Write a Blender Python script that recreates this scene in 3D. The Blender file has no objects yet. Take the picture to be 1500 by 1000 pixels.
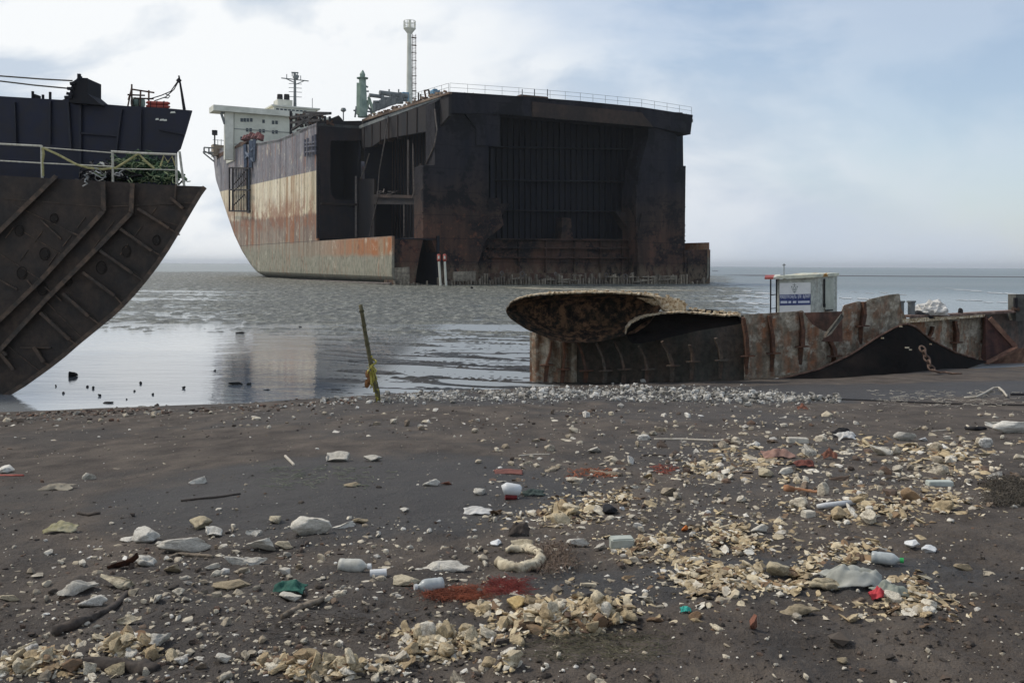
import bpy, bmesh, math, random
import numpy as np
from mathutils import Vector, Matrix, noise as mnoise
R = math.radians
sc = bpy.context.scene
COL = sc.collection

# ------------------------------------------------------------------ camera
F = 1400.0 / 1500.0              # focal length in frame widths
HORZ = 388.0                     # picture row of the horizon at the middle column
ROLL = -0.0064
CAMZ = 3.0
cd = bpy.data.cameras.new('camera'); cam = bpy.data.objects.new('camera', cd); COL.objects.link(cam)
cd.sensor_fit = 'HORIZONTAL'; cd.sensor_width = 36; cd.lens = 36 * F
cd.shift_y = -(500 - HORZ) / 1500
cd.clip_start = 0.1; cd.clip_end = 60000
cam.location = (0, 0, CAMZ)
cam.rotation_euler = (R(90), 0, 0)
cam.rotation_euler.rotate_axis('Z', -ROLL)
sc.camera = cam

# ------------------------------------------------------------------ sky, sun, exposure
SUN_EL, SUN_AZ = 52, -72         # azimuth measured from straight ahead, to the right
w = bpy.data.worlds.new("World"); sc.world = w; w.use_nodes = True
nt = w.node_tree; nt.nodes.clear()
def nn(t, **k):
    n = nt.nodes.new(t)
    for a, b in k.items(): setattr(n, a, b)
    return n
L = nt.links.new
out = nn('ShaderNodeOutputWorld'); mixs = nn('ShaderNodeMixShader')
bg1 = nn('ShaderNodeBackground'); bg2 = nn('ShaderNodeBackground')
sky = nn('ShaderNodeTexSky', sky_type='NISHITA', sun_disc=False, sun_elevation=R(SUN_EL), sun_rotation=R(SUN_AZ), dust_density=.6, air_density=1.0)
L(sky.outputs[0], bg1.inputs[0]); bg1.inputs[1].default_value = 0.085
tc = nn('ShaderNodeTexCoord')
mp = nn('ShaderNodeMapping'); mp.inputs['Scale'].default_value = (1, 1, 2.1); mp.inputs['Location'].default_value = (0.35, 0.0, 0.12)
L(tc.outputs['Generated'], mp.inputs[0])
n1 = nn('ShaderNodeTexNoise'); n1.inputs['Scale'].default_value = 2.6; n1.inputs['Detail'].default_value = 9; n1.inputs['Roughness'].default_value = .52
n1.inputs['Distortion'].default_value = .25
n2 = nn('ShaderNodeTexNoise'); n2.inputs['Scale'].default_value = 4.6; n2.inputs['Detail'].default_value = 10; n2.inputs['Roughness'].default_value = .55
n2.inputs['Distortion'].default_value = .3
L(mp.outputs[0], n1.inputs[0]); L(mp.outputs[0], n2.inputs[0])
sep = nn('ShaderNodeSeparateXYZ'); L(tc.outputs['Generated'], sep.inputs[0])
def wm(op, a, b, c=None):
    n = nn('ShaderNodeMath', operation=op)
    for i, v in enumerate((a, b, c)):
        if v is None: continue
        if isinstance(v, (int, float)): n.inputs[i].default_value = v
        else: L(v, n.inputs[i])
    return n.outputs[0]
# a bank of cloud on the left and low down, a clearing up and to the right
bank = wm('MULTIPLY_ADD', sep.outputs[0], -1.15, 0.30)
low = wm('MULTIPLY_ADD', sep.outputs[2], -2.2, 0.44)
msum = wm('ADD', wm('ADD', n1.outputs[0], bank), low)
mr = nn('ShaderNodeMapRange', interpolation_type='SMOOTHSTEP'); L(msum, mr.inputs[0])
mr.inputs[1].default_value = .38; mr.inputs[2].default_value = .80; mr.inputs[3].default_value = .35; mr.inputs[4].default_value = 1
cr = nn('ShaderNodeValToRGB'); L(n2.outputs[0], cr.inputs[0])
cr.color_ramp.elements[0].position = .42; cr.color_ramp.elements[0].color = (.375, .43, .50, 1)
cr.color_ramp.elements[1].position = .56; cr.color_ramp.elements[1].color = (.615, .63, .64, 1)
# lower air on the seaward side is greyer
grey = nn('ShaderNodeMixRGB'); grey.inputs[2].default_value = (.385, .43, .495, 1)
gf = wm('MULTIPLY_ADD', sep.outputs[0], 1.5, 0.42)
gz_ = wm('MULTIPLY_ADD', sep.outputs[2], -3.2, 1.0)
gm = nn('ShaderNodeMath', operation='MULTIPLY', use_clamp=True); L(gf, gm.inputs[0]); L(gz_, gm.inputs[1])
L(gm.outputs[0], grey.inputs[0]); L(cr.outputs[0], grey.inputs[1])
L(grey.outputs[0], bg2.inputs[0]); bg2.inputs[1].default_value = 1.0
L(mr.outputs[0], mixs.inputs[0]); L(bg1.outputs[0], mixs.inputs[1]); L(bg2.outputs[0], mixs.inputs[2])
L(mixs.outputs[0], out.inputs[0])

sd = bpy.data.lights.new('sun', 'SUN'); sun = bpy.data.objects.new('sun', sd); COL.objects.link(sun)
sd.energy = 1.5; sd.angle = R(10); sd.color = (1, .93, .82)
sdir = Vector((math.sin(R(SUN_AZ)) * math.cos(R(SUN_EL)), math.cos(R(SUN_AZ)) * math.cos(R(SUN_EL)), math.sin(R(SUN_EL))))
sun.rotation_euler = sdir.to_track_quat('Z', 'Y').to_euler()
sun.location = sdir * 50

sc.view_settings.view_transform = 'Standard'; sc.view_settings.look = 'None'
sc.view_settings.exposure = 0.64; sc.view_settings.gamma = 1
sc.view_settings.use_curve_mapping = False
sc.cycles.max_bounces = 6; sc.cycles.volume_bounces = 0; sc.cycles.use_denoising = True

# ------------------------------------------------------------------ picture <-> place
def uv(px, py):
    u, v = (px - 750) / 1400.0, (HORZ - py) / 1400.0
    c, s = math.cos(ROLL), math.sin(ROLL)
    return u * c + v * s, -u * s + v * c
def P(px, py, D):
    u, v = uv(px, py); return Vector((u * D, D, CAMZ + v * D))
def hit(px, py, p0, n):
    u, v = uv(px, py); d = Vector((u, 1, v)); o = Vector((0, 0, CAMZ))
    return o + d * ((p0 - o).dot(n) / d.dot(n))

# ------------------------------------------------------------------ numpy noise
_rs = np.random.RandomState(7); _T = _rs.rand(256, 256)
def vn(x, y):
    xi = np.floor(x).astype(int); yi = np.floor(y).astype(int); fx = x - xi; fy = y - yi
    fx = fx * fx * (3 - 2 * fx); fy = fy * fy * (3 - 2 * fy)
    a = _T[xi & 255, yi & 255]; b = _T[(xi + 1) & 255, yi & 255]; c = _T[xi & 255, (yi + 1) & 255]; d = _T[(xi + 1) & 255, (yi + 1) & 255]
    return (a * (1 - fx) + b * fx) * (1 - fy) + (c * (1 - fx) + d * fx) * fy
def fbm(x, y, o=4, g=.5):
    s = 0; a = 1; t = 0
    for i in range(o):
        s = s + a * vn(x * 2 ** i + 17.3 * i, y * 2 ** i + 9.1 * i); t += a; a *= g
    return s / t - .5
def sstep(a, b, x):
    t = np.clip((x - a) / (b - a), 0, 1); return t * t * (3 - 2 * t)

def shore(X): return 23.0 + .40 * X + 1.1 * fbm(X * .35 + 3, X * 0 + 5, 3)
# cream heaps on the beach: picture centre, half sizes (used for the ground swelling and the fragments)
HEAPS = [(835, 752, 75, 22), (905, 735, 70, 16), (1075, 785, 75, 34), (1045, 850, 80, 30), (1165, 848, 80, 26), (1265, 745, 95, 26),
         (1375, 735, 60, 22), (1335, 878, 60, 30), (800, 905, 110, 28), (880, 890, 45, 26), (1140, 672, 80, 26), (1390, 672, 80, 26),
         (60, 972, 70, 22), (185, 948, 45, 20), (640, 942, 70, 24), (480, 978, 110, 14), (1250, 812, 55, 22), (945, 800, 60, 22),
         (740, 975, 20, 8), (1030, 690, 60, 16), (1300, 655, 70, 14)]
def gz0(X, Y):
    X = np.asarray(X, float); Y = np.asarray(Y, float)
    q = shore(X) - Y
    z = np.where(q > 0, .0705 * q + .05 * sstep(0, .9, q), .16 * q)
    z = np.maximum(z, -.6 + 0 * q)
    z = z + (.10 * fbm(X * .45 + 40, Y * .45, 3) + .05 * fbm(X * 1.6, Y * 1.6 + 8, 3)) * sstep(.3, 2.5, q)
    near = sstep(8.5, 5.0, Y)
    z = z + near * (.085 * fbm(X * 4 + 3, Y * 4 + 30, 4, .6) + .020 * np.abs(fbm(X * 11 + 9, Y * 11, 3, .6)) * 2 + .012 * fbm(X * 30, Y * 30, 2)) + .012 * fbm(X * 9 + 3, Y * 9, 3) * sstep(14, 6, Y)
    return z
def ghit0(px, py):
    u, v = uv(px, py); lo, hi = 1.5, 60.0
    for i in range(40):
        m = (lo + hi) / 2
        if CAMZ + v * m > float(gz0(u * m, m)): lo = m
        else: hi = m
    return u * lo, lo
_H = []
for (hx, hy, hw, hh) in HEAPS:
    X, Y = ghit0(hx, hy); X2, Y2 = ghit0(hx, hy - hh); X3, Y3 = ghit0(hx, hy + hh)
    _H.append((X, Y, hw / 1400 * Y, max(.1, (Y2 - Y3) / 2)))
def gz(X, Y):
    z = gz0(X, Y)
    for (hx, hy, hw, hl) in _H:
        d = ((X - hx) / hw) ** 2 + ((Y - hy) / hl) ** 2
        z = z + .035 * np.exp(-d * 1.3)
    return z
_gx = np.arange(-120, 1624, 4.); _gy = np.arange(520, 1044, 2.)
_GX, _GY = np.meshgrid(_gx, _gy, indexing='ij')
_U = ((_GX - 750) * math.cos(ROLL) + (HORZ - _GY) * math.sin(ROLL)) / 1400; _V = ((HORZ - _GY) * math.cos(ROLL) - (_GX - 750) * math.sin(ROLL)) / 1400
_lo = np.full(_U.shape, 1.5); _hi = np.full(_U.shape, 60.)
for _i in range(26):
    _m = (_lo + _hi) / 2; _up = CAMZ + _V * _m > gz(_U * _m, _m); _lo = np.where(_up, _m, _lo); _hi = np.where(_up, _hi, _m)
def ghit(px, py):
    """where the sight line through a picture point meets the beach"""
    fx = min(max((px + 120) / 4, 0), len(_gx) - 1.001); fy = min(max((py - 520) / 2, 0), len(_gy) - 1.001); i, j = int(fx), int(fy); fx -= i; fy -= j
    D = float((_lo[i, j] * (1 - fx) + _lo[i + 1, j] * fx) * (1 - fy) + (_lo[i, j + 1] * (1 - fx) + _lo[i + 1, j + 1] * fx) * fy)
    u, v = uv(px, py); return Vector((u * D, D, CAMZ + v * D))

# ------------------------------------------------------------------ materials
class M:
    def __init__(s, name):
        s.m = bpy.data.materials.new(name); s.m.use_nodes = True; s.t = s.m.node_tree
        s.b = s.t.nodes['Principled BSDF']; s.o = s.t.nodes['Material Output']
        s.tc = s.t.nodes.new('ShaderNodeTexCoord')
    def n(s, t, **k):
        x = s.t.nodes.new(t)
        for a, b in k.items(): setattr(x, a, b)
        return x
    def put(s, sock, v):
        if hasattr(v, 'is_linked'): s.t.links.new(v, sock)
        elif isinstance(v, (tuple, list)) and len(v) == 3 and sock.type == 'RGBA': sock.default_value = (*v, 1)
        else: sock.default_value = v
    def noise(s, scale=1, st=(1, 1, 1), det=6, ro=.55, dis=0, co='Object', off=(0, 0, 0)):
        mp = s.n('ShaderNodeMapping'); s.put(mp.inputs[0], s.tc.outputs[co]); mp.inputs['Scale'].default_value = st; mp.inputs['Location'].default_value = off
        n = s.n('ShaderNodeTexNoise'); s.put(n.inputs['Vector'], mp.outputs[0]); n.inputs['Scale'].default_value = scale
        n.inputs['Detail'].default_value = det; n.inputs['Roughness'].default_value = ro; n.inputs['Distortion'].default_value = dis
        return n.outputs[0]
    def ramp(s, f, stops):
        r = s.n('ShaderNodeValToRGB'); s.put(r.inputs[0], f); e = r.color_ramp.elements
        while len(e) < len(stops): e.new(.5)
        for i, (p, c) in enumerate(stops):
            e[i].position = p; e[i].color = (*c, 1) if isinstance(c, (tuple, list)) else (c, c, c, 1)
        return r.outputs[0]
    def mix(s, f, a, b, mode='MIX'):
        x = s.n('ShaderNodeMixRGB', blend_type=mode); s.put(x.inputs[0], f); s.put(x.inputs[1], a); s.put(x.inputs[2], b); return x.outputs[0]
    def ma(s, op, a, b=None, c=None, cl=False):
        x = s.n('ShaderNodeMath', operation=op, use_clamp=cl); s.put(x.inputs[0], a)
        if b is not None: s.put(x.inputs[1], b)
        if c is not None: s.put(x.inputs[2], c)
        return x.outputs[0]
    def mr(s, v, a, b, c=0., d=1.):
        x = s.n('ShaderNodeMapRange', interpolation_type='SMOOTHSTEP'); s.put(x.inputs[0], v)
        for i, q in enumerate((a, b, c, d)): x.inputs[i + 1].default_value = q
        return x.outputs[0]
    def sep(s, co='Object'):
        x = s.n('ShaderNodeSeparateXYZ'); s.put(x.inputs[0], s.tc.outputs[co]); return x.outputs
    def bump(s, h, dist=.02, st=1.0):
        x = s.n('ShaderNodeBump'); s.put(x.inputs['Height'], h); x.inputs['Distance'].default_value = dist; x.inputs['Strength'].default_value = st
        s.put(s.b.inputs['Normal'], x.outputs[0]); return x
    def fin(s, col, rough=.8, metal=0., spec=.5):
        s.put(s.b.inputs['Base Color'], col); s.put(s.b.inputs['Roughness'], rough); s.put(s.b.inputs['Metallic'], metal)
        s.put(s.b.inputs['Specular IOR Level'], spec); return s.m

def steel(name, base, rust, paint=None, sc_=.6, streak=True, amt=(.42, .6), rough=.75, bump=.02, fine=6., grime=(.02, .018, .016), foot=False):
    """painted / rusting steel with vertical runs"""
    m = M(name)
    a = m.noise(sc_, det=8, ro=.62)
    st = m.noise(sc_ * 2.2, (1, 1, .09), det=6, ro=.6, off=(3, 1, 0)) if streak else m.noise(sc_ * 2.5, det=6, off=(3, 1, 0))
    f = m.noise(fine, det=6, ro=.65)
    k = m.ma('MULTIPLY_ADD', st, .5, m.ma('MULTIPLY', a, .5))
    c = m.ramp(k, [(amt[0], base), (amt[1], rust)])
    if paint: c = m.mix(m.ramp(m.noise(sc_ * 1.4, det=8, ro=.7, off=(9, 4, 2)), [(.5, 0.), (.56, 1.)]), c, paint)
    c = m.mix(m.ramp(f, [(.35, .55), (.62, 0.)]), c, grime)
    if foot:       # dried silt and barnacles up to the old tide mark
        z = m.sep()[2]; k2 = m.ma('MULTIPLY', m.mr(z, 3.4, 1.6), m.ramp(m.noise(.9, (1, 1, .5), det=8, ro=.75, off=(5, 5, 1)), [(.42, 0.), (.52, .9)]))
        c = m.mix(k2, c, (.17, .135, .09))
    m.bump(m.ma('ADD', f, m.ma('MULTIPLY', a, 2.)), bump, .7)
    return m.fin(c, rough, 0., .3)
def plain(name, c1, c2, scale=8, rough=.6, bump=.004, spec=.4, vary=False, dark=.35):
    m = M(name); f = m.noise(scale, det=6, ro=.65)
    c = m.ramp(f, [(dark, c1), (.62, c2)])
    if vary:
        oi = m.n('ShaderNodeObjectInfo'); h = m.n('ShaderNodeHueSaturation')
        m.put(h.inputs['Value'], m.ma('MULTIPLY_ADD', oi.outputs['Random'], .75, .6))
        m.put(h.inputs['Saturation'], m.ma('MULTIPLY_ADD', m.ma('FRACT', m.ma('MULTIPLY', oi.outputs['Random'], 7.3)), .9, .5))
        m.put(h.inputs['Color'], c); c = h.outputs[0]
    m.bump(f, bump, .8)
    return m.fin(c, rough, 0., spec)

# ------------------------------------------------------------------ objects
def tag(o, label=None, cat=None, group=None, kind=None):
    if label: o['label'] = label
    if cat: o['category'] = cat
    if group: o['group'] = group
    if kind: o['kind'] = kind
    return o
WM = {}
def thing(name, label, cat, loc=(0, 0, 0), rotz=0, group=None):
    o = bpy.data.objects.new(name, None); COL.objects.link(o); o.location = loc; o.rotation_euler = (0, 0, rotz); o.empty_display_size = .2
    WM[o.name] = Matrix.Translation(Vector(loc)) @ Matrix.Rotation(rotz, 4, 'Z')
    return tag(o, label, cat, group)
class MB:
    """collects faces (world coordinates unless local) and links them as one mesh object"""
    def __init__(s): s.v = []; s.f = []
    def add(s, vs, fs):
        k = len(s.v); s.v += [tuple(v) for v in vs]; s.f += [tuple(i + k for i in f) for f in fs]; return s
    def box(s, lo, hi, fr=None):
        x0, y0, z0 = lo; x1, y1, z1 = hi
        vs = [(x0, y0, z0), (x1, y0, z0), (x1, y1, z0), (x0, y1, z0), (x0, y0, z1), (x1, y0, z1), (x1, y1, z1), (x0, y1, z1)]
        if fr: vs = [fr(Vector(v)) for v in vs]
        return s.add(vs, [(3, 2, 1, 0), (4, 5, 6, 7), (0, 1, 5, 4), (1, 2, 6, 5), (2, 3, 7, 6), (3, 0, 4, 7)])
    def bar(s, a, b, w, h=None, up=(0, 0, 1)):
        a, b = Vector(a), Vector(b); h = h or w; d = (b - a).normalized(); up = Vector(up)
        if abs(d.dot(up)) > .98: up = Vector((0, 1, 0))
        x = d.cross(up).normalized(); y = x.cross(d)
        vs = [p + x * (w / 2 * i) + y * (h / 2 * j) for p in (a, b) for i, j in ((-1, -1), (1, -1), (1, 1), (-1, 1))]
        return s.add(vs, [(0, 1, 2, 3), (7, 6, 5, 4), (0, 4, 5, 1), (1, 5, 6, 2), (2, 6, 7, 3), (3, 7, 4, 0)])
    def tube(s, pts, r, n=8, cap=True):
        pts = [Vector(p) for p in pts]; rs = r if isinstance(r, (list, tuple)) else [r] * len(pts)
        k = len(s.v); ref = None
        for i, p in enumerate(pts):
            d = (pts[min(i + 1, len(pts) - 1)] - pts[max(i - 1, 0)]).normalized()
            if ref is None: ref = d.cross(Vector((0, 0, 1))) if abs(d.z) < .9 else d.cross(Vector((1, 0, 0)))
            x = (ref - d * ref.dot(d)).normalized(); y = d.cross(x); ref = x
            s.v += [tuple(p + (x * math.cos(2 * math.pi * j / n) + y * math.sin(2 * math.pi * j / n)) * rs[i]) for j in range(n)]
        for i in range(len(pts) - 1):
            for j in range(n):
                a = k + i * n + j; b = k + i * n + (j + 1) % n; s.f.append((a, b, b + n, a + n))
        if cap: s.f.append(tuple(k + j for j in range(n))[::-1]); s.f.append(tuple(k + (len(pts) - 1) * n + j for j in range(n)))
        return s
    def prism(s, poly, off):
        """poly: list of 3-D points, extruded by the vector off"""
        n = len(poly); off = Vector(off); a = [Vector(p) for p in poly]; b = [p + off for p in a]
        return s.add(a + b, [tuple(range(n))[::-1], tuple(range(n, 2 * n))] + [(i, (i + 1) % n, (i + 1) % n + n, i + n) for i in range(n)])
    def grid(s, fn, n, m, thick=None):
        """fn(u,v)->Vector; thick: vector or function(u,v)->Vector giving the far face"""
        g = [fn(i / n, j / m) for i in range(n + 1) for j in range(m + 1)]
        ix = lambda i, j: i * (m + 1) + j
        fs = [(ix(i, j), ix(i + 1, j), ix(i + 1, j + 1), ix(i, j + 1)) for i in range(n) for j in range(m)]
        if thick is None: return s.add(g, fs)
        tf = thick if callable(thick) else (lambda u, v: Vector(thick))
        h = [g[ix(i, j)] + tf(i / n, j / m) for i in range(n + 1) for j in range(m + 1)]; N = len(g)
        fs += [tuple(q + N for q in f)[::-1] for f in list(fs)]
        for i in range(n):
            fs.append((ix(i + 1, 0), ix(i, 0), ix(i, 0) + N, ix(i + 1, 0) + N)); fs.append((ix(i, m), ix(i + 1, m), ix(i + 1, m) + N, ix(i, m) + N))
        for j in range(m):
            fs.append((ix(0, j), ix(0, j + 1), ix(0, j + 1) + N, ix(0, j) + N)); fs.append((ix(n, j + 1), ix(n, j), ix(n, j) + N, ix(n, j + 1) + N))
        return s.add(g + h, fs)
    def build(s, name, mt, parent=None, local=False, smooth=False, loc=None):
        vs = np.array(s.v, float)
        if parent is not None:
            if not local:
                A = np.array(WM[parent.name].inverted()); vs = vs @ A[:3, :3].T + A[:3, 3]
        else:
            if loc is None: loc = ((vs[:, 0].min() + vs[:, 0].max()) / 2, (vs[:, 1].min() + vs[:, 1].max()) / 2, vs[:, 2].min())
            vs = vs - np.array(loc)
        me = bpy.data.meshes.new(name); me.from_pydata(vs.tolist(), [], s.f); me.update()
        o = bpy.data.objects.new(name, me); COL.objects.link(o)
        if parent is not None:
            o.parent = parent
            WM[o.name] = WM[parent.name].copy()
        else: o.location = loc; WM[o.name] = Matrix.Translation(Vector(loc))
        me.materials.append(mt)
        if smooth: me.polygons.foreach_set('use_smooth', [True] * len(me.polygons))
        return o
def npmesh(name, V, Fq, mt, smooth=True, loc=(0, 0, 0)):
    me = bpy.data.meshes.new(name); k = Fq.shape[1]
    me.vertices.add(len(V)); me.vertices.foreach_set('co', V.astype(np.float32).ravel())
    me.loops.add(Fq.size); me.loops.foreach_set('vertex_index', Fq.astype(np.int32).ravel())
    me.polygons.add(len(Fq)); me.polygons.foreach_set('loop_start', np.arange(0, Fq.size, k, dtype=np.int32)); me.polygons.foreach_set('loop_total', np.full(len(Fq), k, dtype=np.int32))
    me.polygons.foreach_set('use_smooth', np.full(len(Fq), smooth)); me.update(calc_edges=True)
    me.materials.append(mt); o = bpy.data.objects.new(name, me); COL.objects.link(o); o.location = loc
    return o
def gridmesh(name, X, Y, Z, mt):
    n, m = X.shape; V = np.stack([X, Y, Z], -1).reshape(-1, 3)
    i = np.arange(n - 1)[:, None] * m + np.arange(m - 1)[None]; i = i.ravel()
    return npmesh(name, V, np.stack([i, i + 1, i + m + 1, i + m], -1), mt)

# ================================================================== the setting
# --- beach
m = M('black_sand')
big = m.noise(.35, det=5, off=(2, 7, 0)); mid = m.noise(2.2, (1, .6, 1), det=8, ro=.6); fi = m.noise(60, det=8, ro=.7); grit = m.noise(22, det=4, ro=.8)
c = m.ramp(mid, [(.35, (.066, .052, .041)), (.5, (.105, .084, .067)), (.68, (.158, .127, .099))])
wet = m.ramp(m.ma('ADD', big, m.ma('MULTIPLY', mid, .25)), [(.54, 1.), (.64, 0.)])
sx, sy, sz_ = m.sep()
def el(cx, cy, rx, ry):
    a_ = m.ma('DIVIDE', m.ma('SUBTRACT', sx, cx), rx); b_ = m.ma('DIVIDE', m.ma('SUBTRACT', sy, cy), ry)
    return m.ma('ADD', m.ma('ADD', m.ma('MULTIPLY', a_, a_), m.ma('MULTIPLY', b_, b_)), m.ma('MULTIPLY', mid, 1.3))
damp = m.ma('MAXIMUM', m.mr(el(-1.3, 8.2, 2.2, 2.2), 2.0, 1.2), m.ma('MAXIMUM', m.mr(el(5.5, 19.5, 9, 2.6), 2.0, 1.2), m.mr(el(1.2, 4.9, 1.3, .5), 2., 1.2)))
wet = m.ma('MAXIMUM', m.ma('MULTIPLY', wet, .5), damp)
c = m.mix(m.ma('MULTIPLY', wet, .8), c, (.046, .042, .038))
c = m.mix(m.ramp(grit, [(.58, 0.), (.72, .8)]), c, (.16, .135, .11))
c = m.mix(m.ramp(fi, [(.3, .55), (.5, 0.)]), c, (.022, .02, .019))
m.bump(m.ma('ADD', m.ma('MULTIPLY', fi, .5), m.ma('ADD', grit, m.ma('MULTIPLY', mid, 1.2))), .035, 1.)
sand = m.fin(c, m.ma('MULTIPLY_ADD', wet, -.32, .9), 0., .35)
n, mm = 620, 760
Y = -3 + 3.9 * (46 / 3.9) ** np.linspace(0, 1, n); U = np.linspace(-1, 1, mm); U = .72 * U + .7 * U ** 5
YY, UU = np.meshgrid(Y, U, indexing='ij'); XX = UU * (YY + 4.2)
ZZ = gz(XX, YY)
beach = gridmesh('beach', XX, YY, ZZ, sand); tag(beach, kind='structure')

# --- mud flat: ridges and hollows; where it dips below zero the water stands
def mudz(X, Y):
    px = X / np.maximum(Y, 1) * 1400 + 750
    row = 1400 * 3 / np.maximum(Y, 1)            # rows below the horizon
    b = .018 + .035 * sstep(32, 52, Y) * sstep(1100, 1000, px) + 0 * X
    pool = sstep(500, 420, px) * sstep(72, 140, row + 60 * fbm(X * .12 + 5, Y * .5, 3))               # open mirror at left front
    b = b - .085 * pool
    mid = sstep(400, 500, px) * sstep(860, 780, px) * sstep(75, 95, row)
    b = b - .040 * mid
    sea = sstep(1010, 1120, px) * sstep(34, 26, row) + sstep(1060, 1160, px) * sstep(400, 30, row)
    b = b - .05 * np.clip(sea, 0, 1) - .10 * sstep(15, 10, row)
    b = b - .045 * sstep(430, 300, px) * sstep(22, 45, row) - .05 * sstep(.02, .16, fbm(X * .05 + 3, Y * .22 + 8, 3)) * sstep(34, 50, Y)
    big = .030 * fbm(X * .22 + Y * .06, Y * .30 - X * .10, 3) + .020 * fbm(X * .5 + 31 + Y * .2, Y * 1.6 - X * .55, 3)
    rn = 1 - np.abs(2 * (fbm(X * .16 + 3, (Y + .45 * X) * .62, 3, .5) + .5) - 1); rn2 = 1 - np.abs(2 * (fbm(X * .3 + 13, (Y + .3 * X) * 1.5 + 7, 3, .5) + .5) - 1)
    big = big + mid * (.055 * sstep(.90, .98, rn) + .040 * sstep(.93, .99, rn2))
    small = (.030 + .22 * sstep(30, 52, Y) * (1 - .8 * np.clip(sea, 0, 1))) * fbm(X * 1.7 + 5, Y * 1.0, 4, .75) * (1 - .8 * np.clip(mid + pool, 0, 1)) + .03 * fbm(X * .9, Y * .9 + 60, 3, .6) * sstep(40, 90, Y)
    return b + big * (1 + sstep(50, 120, Y)) + small
m = M('wet_mud')
a = m.noise(.5, (1, 1, 1), det=8, ro=.6); f = m.noise(5, (1, 1, 1), det=8, ro=.7)
c = m.ramp(a, [(.35, (.13, .135, .11)), (.65, (.26, .26, .21))]); c = m.mix(m.ramp(f, [(.40, .75), (.56, 0.)]), c, (.035, .036, .031))
sp_ = m.noise(1.9, (1, .45, 1), det=6, ro=.8, off=(4, 9, 0)); c = m.mix(m.ramp(sp_, [(.44, .85), (.49, 0.)]), c, (.045, .048, .040)); c = m.mix(m.ramp(sp_, [(.54, 0.), (.60, .65)]), c, (.46, .45, .38))
c = m.mix(m.mr(m.sep()[1], 44., 30.), c, m.ramp(a, [(.4, (.022, .022, .020)), (.6, (.055, .050, .045))]))
m.bump(m.ma('ADD', f, m.noise(1.3, det=8, ro=.7)), .22, 1.)
mud = m.fin(c, m.mr(a, .35, .65, .35, .6), 0., .45)
n, mm = 900, 640
Y = 15.5 * (330 / 15.5) ** np.linspace(0, 1, n); U = np.linspace(-1, 1, mm) * .72
YY, UU = np.meshgrid(Y, U, indexing='ij'); XX = UU * (YY + 3)
ZZ = mudz(XX, YY)
ZZ = np.where(YY < 17.5, -.4, ZZ)
mudo = gridmesh('mudflat', XX, YY, ZZ, mud); tag(mudo, kind='structure')

# --- sea bed far out, and the water standing over mud and reaching the horizon
m = M('murky_water')
w1 = m.noise(.30, (1, 1.9, 1), det=6, ro=.6); w2 = m.noise(1.1, (.8, 1.6, 1), det=5)
ys = m.sep()[1]
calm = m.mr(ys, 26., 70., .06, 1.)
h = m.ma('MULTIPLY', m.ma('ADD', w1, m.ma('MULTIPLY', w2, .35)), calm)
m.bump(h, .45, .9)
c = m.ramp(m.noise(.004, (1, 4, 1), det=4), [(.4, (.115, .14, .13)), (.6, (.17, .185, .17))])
c = m.mix(m.mr(ys, 60., 34.), c, (.27, .285, .29))  # nearer water paler: reflected sky put into the base colour
sky_sheen = m.ma('MULTIPLY', m.mr(ys, 70., 42.), m.mr(m.sep()[0], -4.6, -2.8))
c = m.mix(sky_sheen, c, (.34, .365, .37))  # blurred sky reflection painted as a pale tone over the middle shallows
water = m.fin(c, m.ma('MULTIPLY_ADD', sky_sheen, .30, m.mr(ys, 26., 160., .03, .34)), 0., .6); m.b.inputs['IOR'].default_value = 1.52
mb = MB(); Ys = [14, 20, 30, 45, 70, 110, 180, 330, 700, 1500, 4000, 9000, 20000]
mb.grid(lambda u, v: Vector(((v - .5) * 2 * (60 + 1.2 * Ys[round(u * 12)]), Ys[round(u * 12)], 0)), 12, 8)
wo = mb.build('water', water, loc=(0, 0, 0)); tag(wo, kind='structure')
# ================================================================== the half-dismantled tanker
AL = R(28); A0 = P(574, 418, 135); A0.z = -.05
ship = thing('cut_ship', 'huge half dismantled tanker with its front cut open, cream and rust banded side', 'ship', A0, AL)
SB = Vector((math.cos(AL), math.sin(AL), 0)); SD = Vector((-math.sin(AL), math.cos(AL), 0))
def W(t, s, z): return A0 + SB * t + SD * s + Vector((0, 0, z))
def loc(p): d = p - A0; return d.dot(SB), d.dot(SD), d.z
def sp(px, py, s): return hit(px, py, A0 + SD * s, SD)       # picture point on the cross-plane s
def tp(px, py, t): return hit(px, py, A0 + SB * t, SB)       # picture point on the long plane t
BW = 57.0; SC = 36.5                                         # beam, where the side shell stands full height
steel_dark = steel('sooty_steel', (.016, .017, .022), (.036, .027, .024), sc_=.12, amt=(.42, .62), rough=.85, fine=1.2, bump=.05, foot=True)
steel_brown = steel('brown_rusted_bulkhead', (.028, .022, .021), (.062, .040, .031), sc_=.10, amt=(.40, .62), rough=.9, fine=1.6, bump=.05)
m = M('red_rusted_bulkhead')
a_ = m.noise(.22, det=9, ro=.7, dis=.4, co='Object'); b_ = m.noise(.5, (1, 1, .15), det=6); x_, y_, z_ = m.sep()
c = m.ramp(b_, [(.35, (.060, .032, .025)), (.65, (.15, .055, .038))])
c = m.mix(m.mr(z_, 12., 17.), c, (.036, .028, .025))
c = m.mix(m.ramp(m.ma('ADD', a_, m.ma('MULTIPLY', m.noise(1.2, det=6, off=(3, 3, 3)), .2)), [(.55, 0.), (.66, .9)]), c, (.012, .012, .014))
c = m.mix(m.ma('MULTIPLY', m.ramp(m.noise(.8, det=8, ro=.7, off=(7, 1, 1)), [(.45, 0.), (.52, 1.)]), m.mr(z_, 4.0, 2.)), c, (.22, .16, .10))
m.bump(a_, .3, .6); steel_red = m.fin(c, .9, 0., .3)
m = M('fire_blackened_front')
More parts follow.
